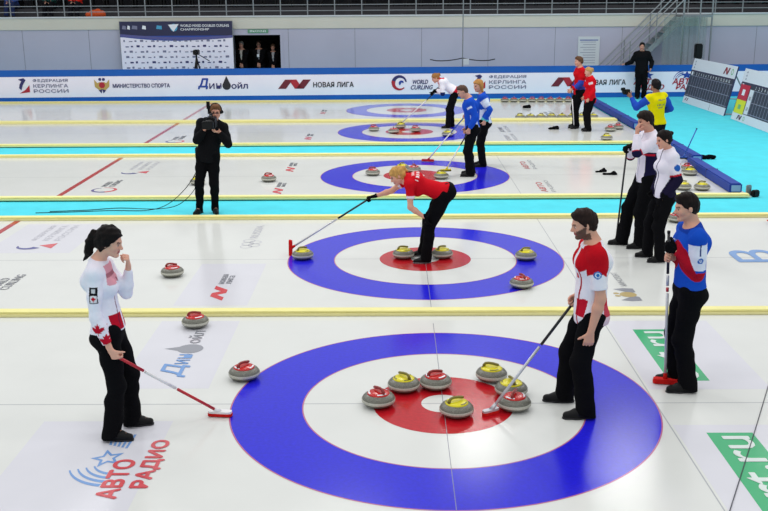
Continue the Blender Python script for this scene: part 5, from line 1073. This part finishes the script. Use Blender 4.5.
# ---------------- man in yellow vest, back view
N = Person('man in a yellow vest over blue sleeves, seen from behind with a small camera', (4.84, 11.8), PI / 2 + .45, h=.011, sc=1.0, yaw=0,
    pelvis=(4.84, 11.8, .93), neck=(4.80, 11.8, 1.475), head=(4.785, 11.83, 1.635), look=(-.5, 1, -.05), rankle=(4.94, 11.83, .08), lankle=(4.72, 11.75, .08), rtoe=(.1, 1, 0), ltoe=(-.5, 1, 0), rknee=(0, 1, 0), lknee=(-.3, 1, 0),
    lhand=dict(wrist=(4.34, 11.93, 1.40), dir=(-.7, .3, .6), palm=(.2, .8, .4), curl=.6), lelbow=(-.3, -.3, -1), rhand=dict(wrist=(4.95, 12.05, 1.10), dir=(-.3, .8, .3), palm=(-1, 0, 0), curl=.6), relbow=(.8, -.2, -.8))
N.body((150, 104, 84)); N.top(top_n, 1.95, hem=-.05, t=.020, name='vest'); N.trousers((20, 20, 26), t=.022, flare=1.0, waist=.03); N.shoes(); N.hairdo('short', (22, 18, 20))
t = thing('handheld_camera', 'small black camera held out by the man in the yellow vest', 'camera', (4.25, 11.99, 1.50), .5); MB().box((-.07, -.045, -.05), (.07, .045, .05), bev=.012).build('camera_body', 'black', t); MB().tube([(0, .04, 0), (0, .10, 0)], .032, 14).build('lens', 'carbon', t, True); MB().box((-.14, -.03, .03), (-.05, .02, .09), bev=.01).build('screen', 'black', t)
# ---------------- standing extras
def standing(label, x, y, z, fa, sc, topf, hair, skin, h=.016, shoes=True, fem=False, style='short', lx=0.0, group=None):
    c, s_ = math.cos(fa), math.sin(fa); W = lambda f, l, zz: (x + c * f - s_ * l, y + s_ * f + c * l, zz * sc)
    p = Person(label, (x, y), fa, h=h, sc=sc, female=fem, group=group, pelvis=W(-.01, 0, .93), neck=W(-.01, 0, 1.485), head=W(.03, 0, 1.65), look=(c - s_ * lx, s_ + c * lx, -.1), rankle=W(-.02, -.11, .08), lankle=W(-.02, .11, .08),
        rhand=dict(wrist=W(.22, -.02, 1.0), dir=(-s_ * -1 * .0 + c * .3, s_ * .3, -.6), palm=(-c, -s_, 0), curl=.5), lhand=dict(wrist=W(.24, .04, .98), dir=(c * .3, s_ * .3, -.6), palm=(-c, -s_, 0), curl=.5), relbow=(-c, -s_, -1), lelbow=(-c, -s_, -1))
    p.root.location.z = z; p.body(skin); p.top(topf, 1.95, hem=-.16, t=.022); p.trousers((16, 16, 18), t=.02); p.shoes(); p.hairdo(style, hair); return p
standing('grey-haired man in a dark suit and pale shirt, left in the dark doorway', -5.86, 28.25, -.02, -PI / 2, 1.03, suit((190, 184, 176)), (120, 116, 112), (176, 130, 112))
standing('man in a dark suit with a white badge, middle of the dark doorway', -5.26, 28.45, -.02, -PI / 2, 1.03, suit((150, 150, 156)), (60, 48, 42), (176, 128, 110))
standing('shorter dark-suited person with clasped hands, right in the dark doorway', -4.72, 28.25, -.02, -PI / 2, .97, suit((170, 168, 170)), (70, 52, 40), (180, 132, 112), fem=True)
tag(MB().box((-5.31, 28.245, 1.24), (-5.23, 28.25, 1.34)).build('badge', 'pwhite'), 'small white badge on the chest of the middle man in the doorway', 'badge')
def seated(label, x, colour, pants, hair):
    y = 29.0
    p = Person(label, (x, y), -PI / 2, h=.018, sc=1.0, pelvis=(x, 29.36, .44), neck=(x, 29.25, .99), head=(x, 29.20, 1.16), look=(0, -1, -.1), rankle=(x - .12, 28.85, .08), lankle=(x + .12, 28.85, .08), rknee=(0, -1, 1), lknee=(0, -1, 1), rtoe=(0, -1, 0), ltoe=(0, -1, 0),
        rhand=dict(wrist=(x - .1, 28.98, .56), dir=(.2, -1, -.2), palm=(0, 0, -1), curl=.3), lhand=dict(wrist=(x + .1, 28.98, .56), dir=(-.2, -1, -.2), palm=(0, 0, -1), curl=.3), relbow=(-.5, .3, -1), lelbow=(.5, .3, -1))
    p.root.location.z = 2.66; p.body((200, 150, 128)); p.top(lambda s, P, *a: np.tile(L_(colour), (len(P), 1)), 1.95, hem=-.1, t=.024); p.trousers(pants, t=.02); p.shoes(); p.hairdo('short', hair)
seated('spectator in a blue jacket sitting at the far left behind the rail', -14.35, (52, 76, 140), (40, 52, 90), (40, 30, 26))
seated('spectator in a red jacket sitting behind the rail, upper left of the photo', -12.0, (214, 44, 30), (30, 30, 36), (40, 30, 26))
seated('spectator in a dark green jacket between the blue and red ones', -12.95, (26, 66, 60), (24, 24, 28), (30, 24, 24))
o = blob('jacket', 'orange jacket lying in the stands behind the rail, right of the red spectator', 'jacket', -11.1, 28.5, [((-.25, 0, .08), (.22, 0, .10), .12, .14), ((-.1, 0, .14), (.1, 0, .2), .12, .10)], z=2.66); o.data.materials[0] = M['wallorange']
broom('blue-handled broom leaning on the barrier behind the woman with the dark bun', (5.62, 12.45, .10), (5.90, 12.62, .66), [(0, 1, 'bblue')], ('bblue', 'rubber'), axis=(1, 0, 0), L=.16)
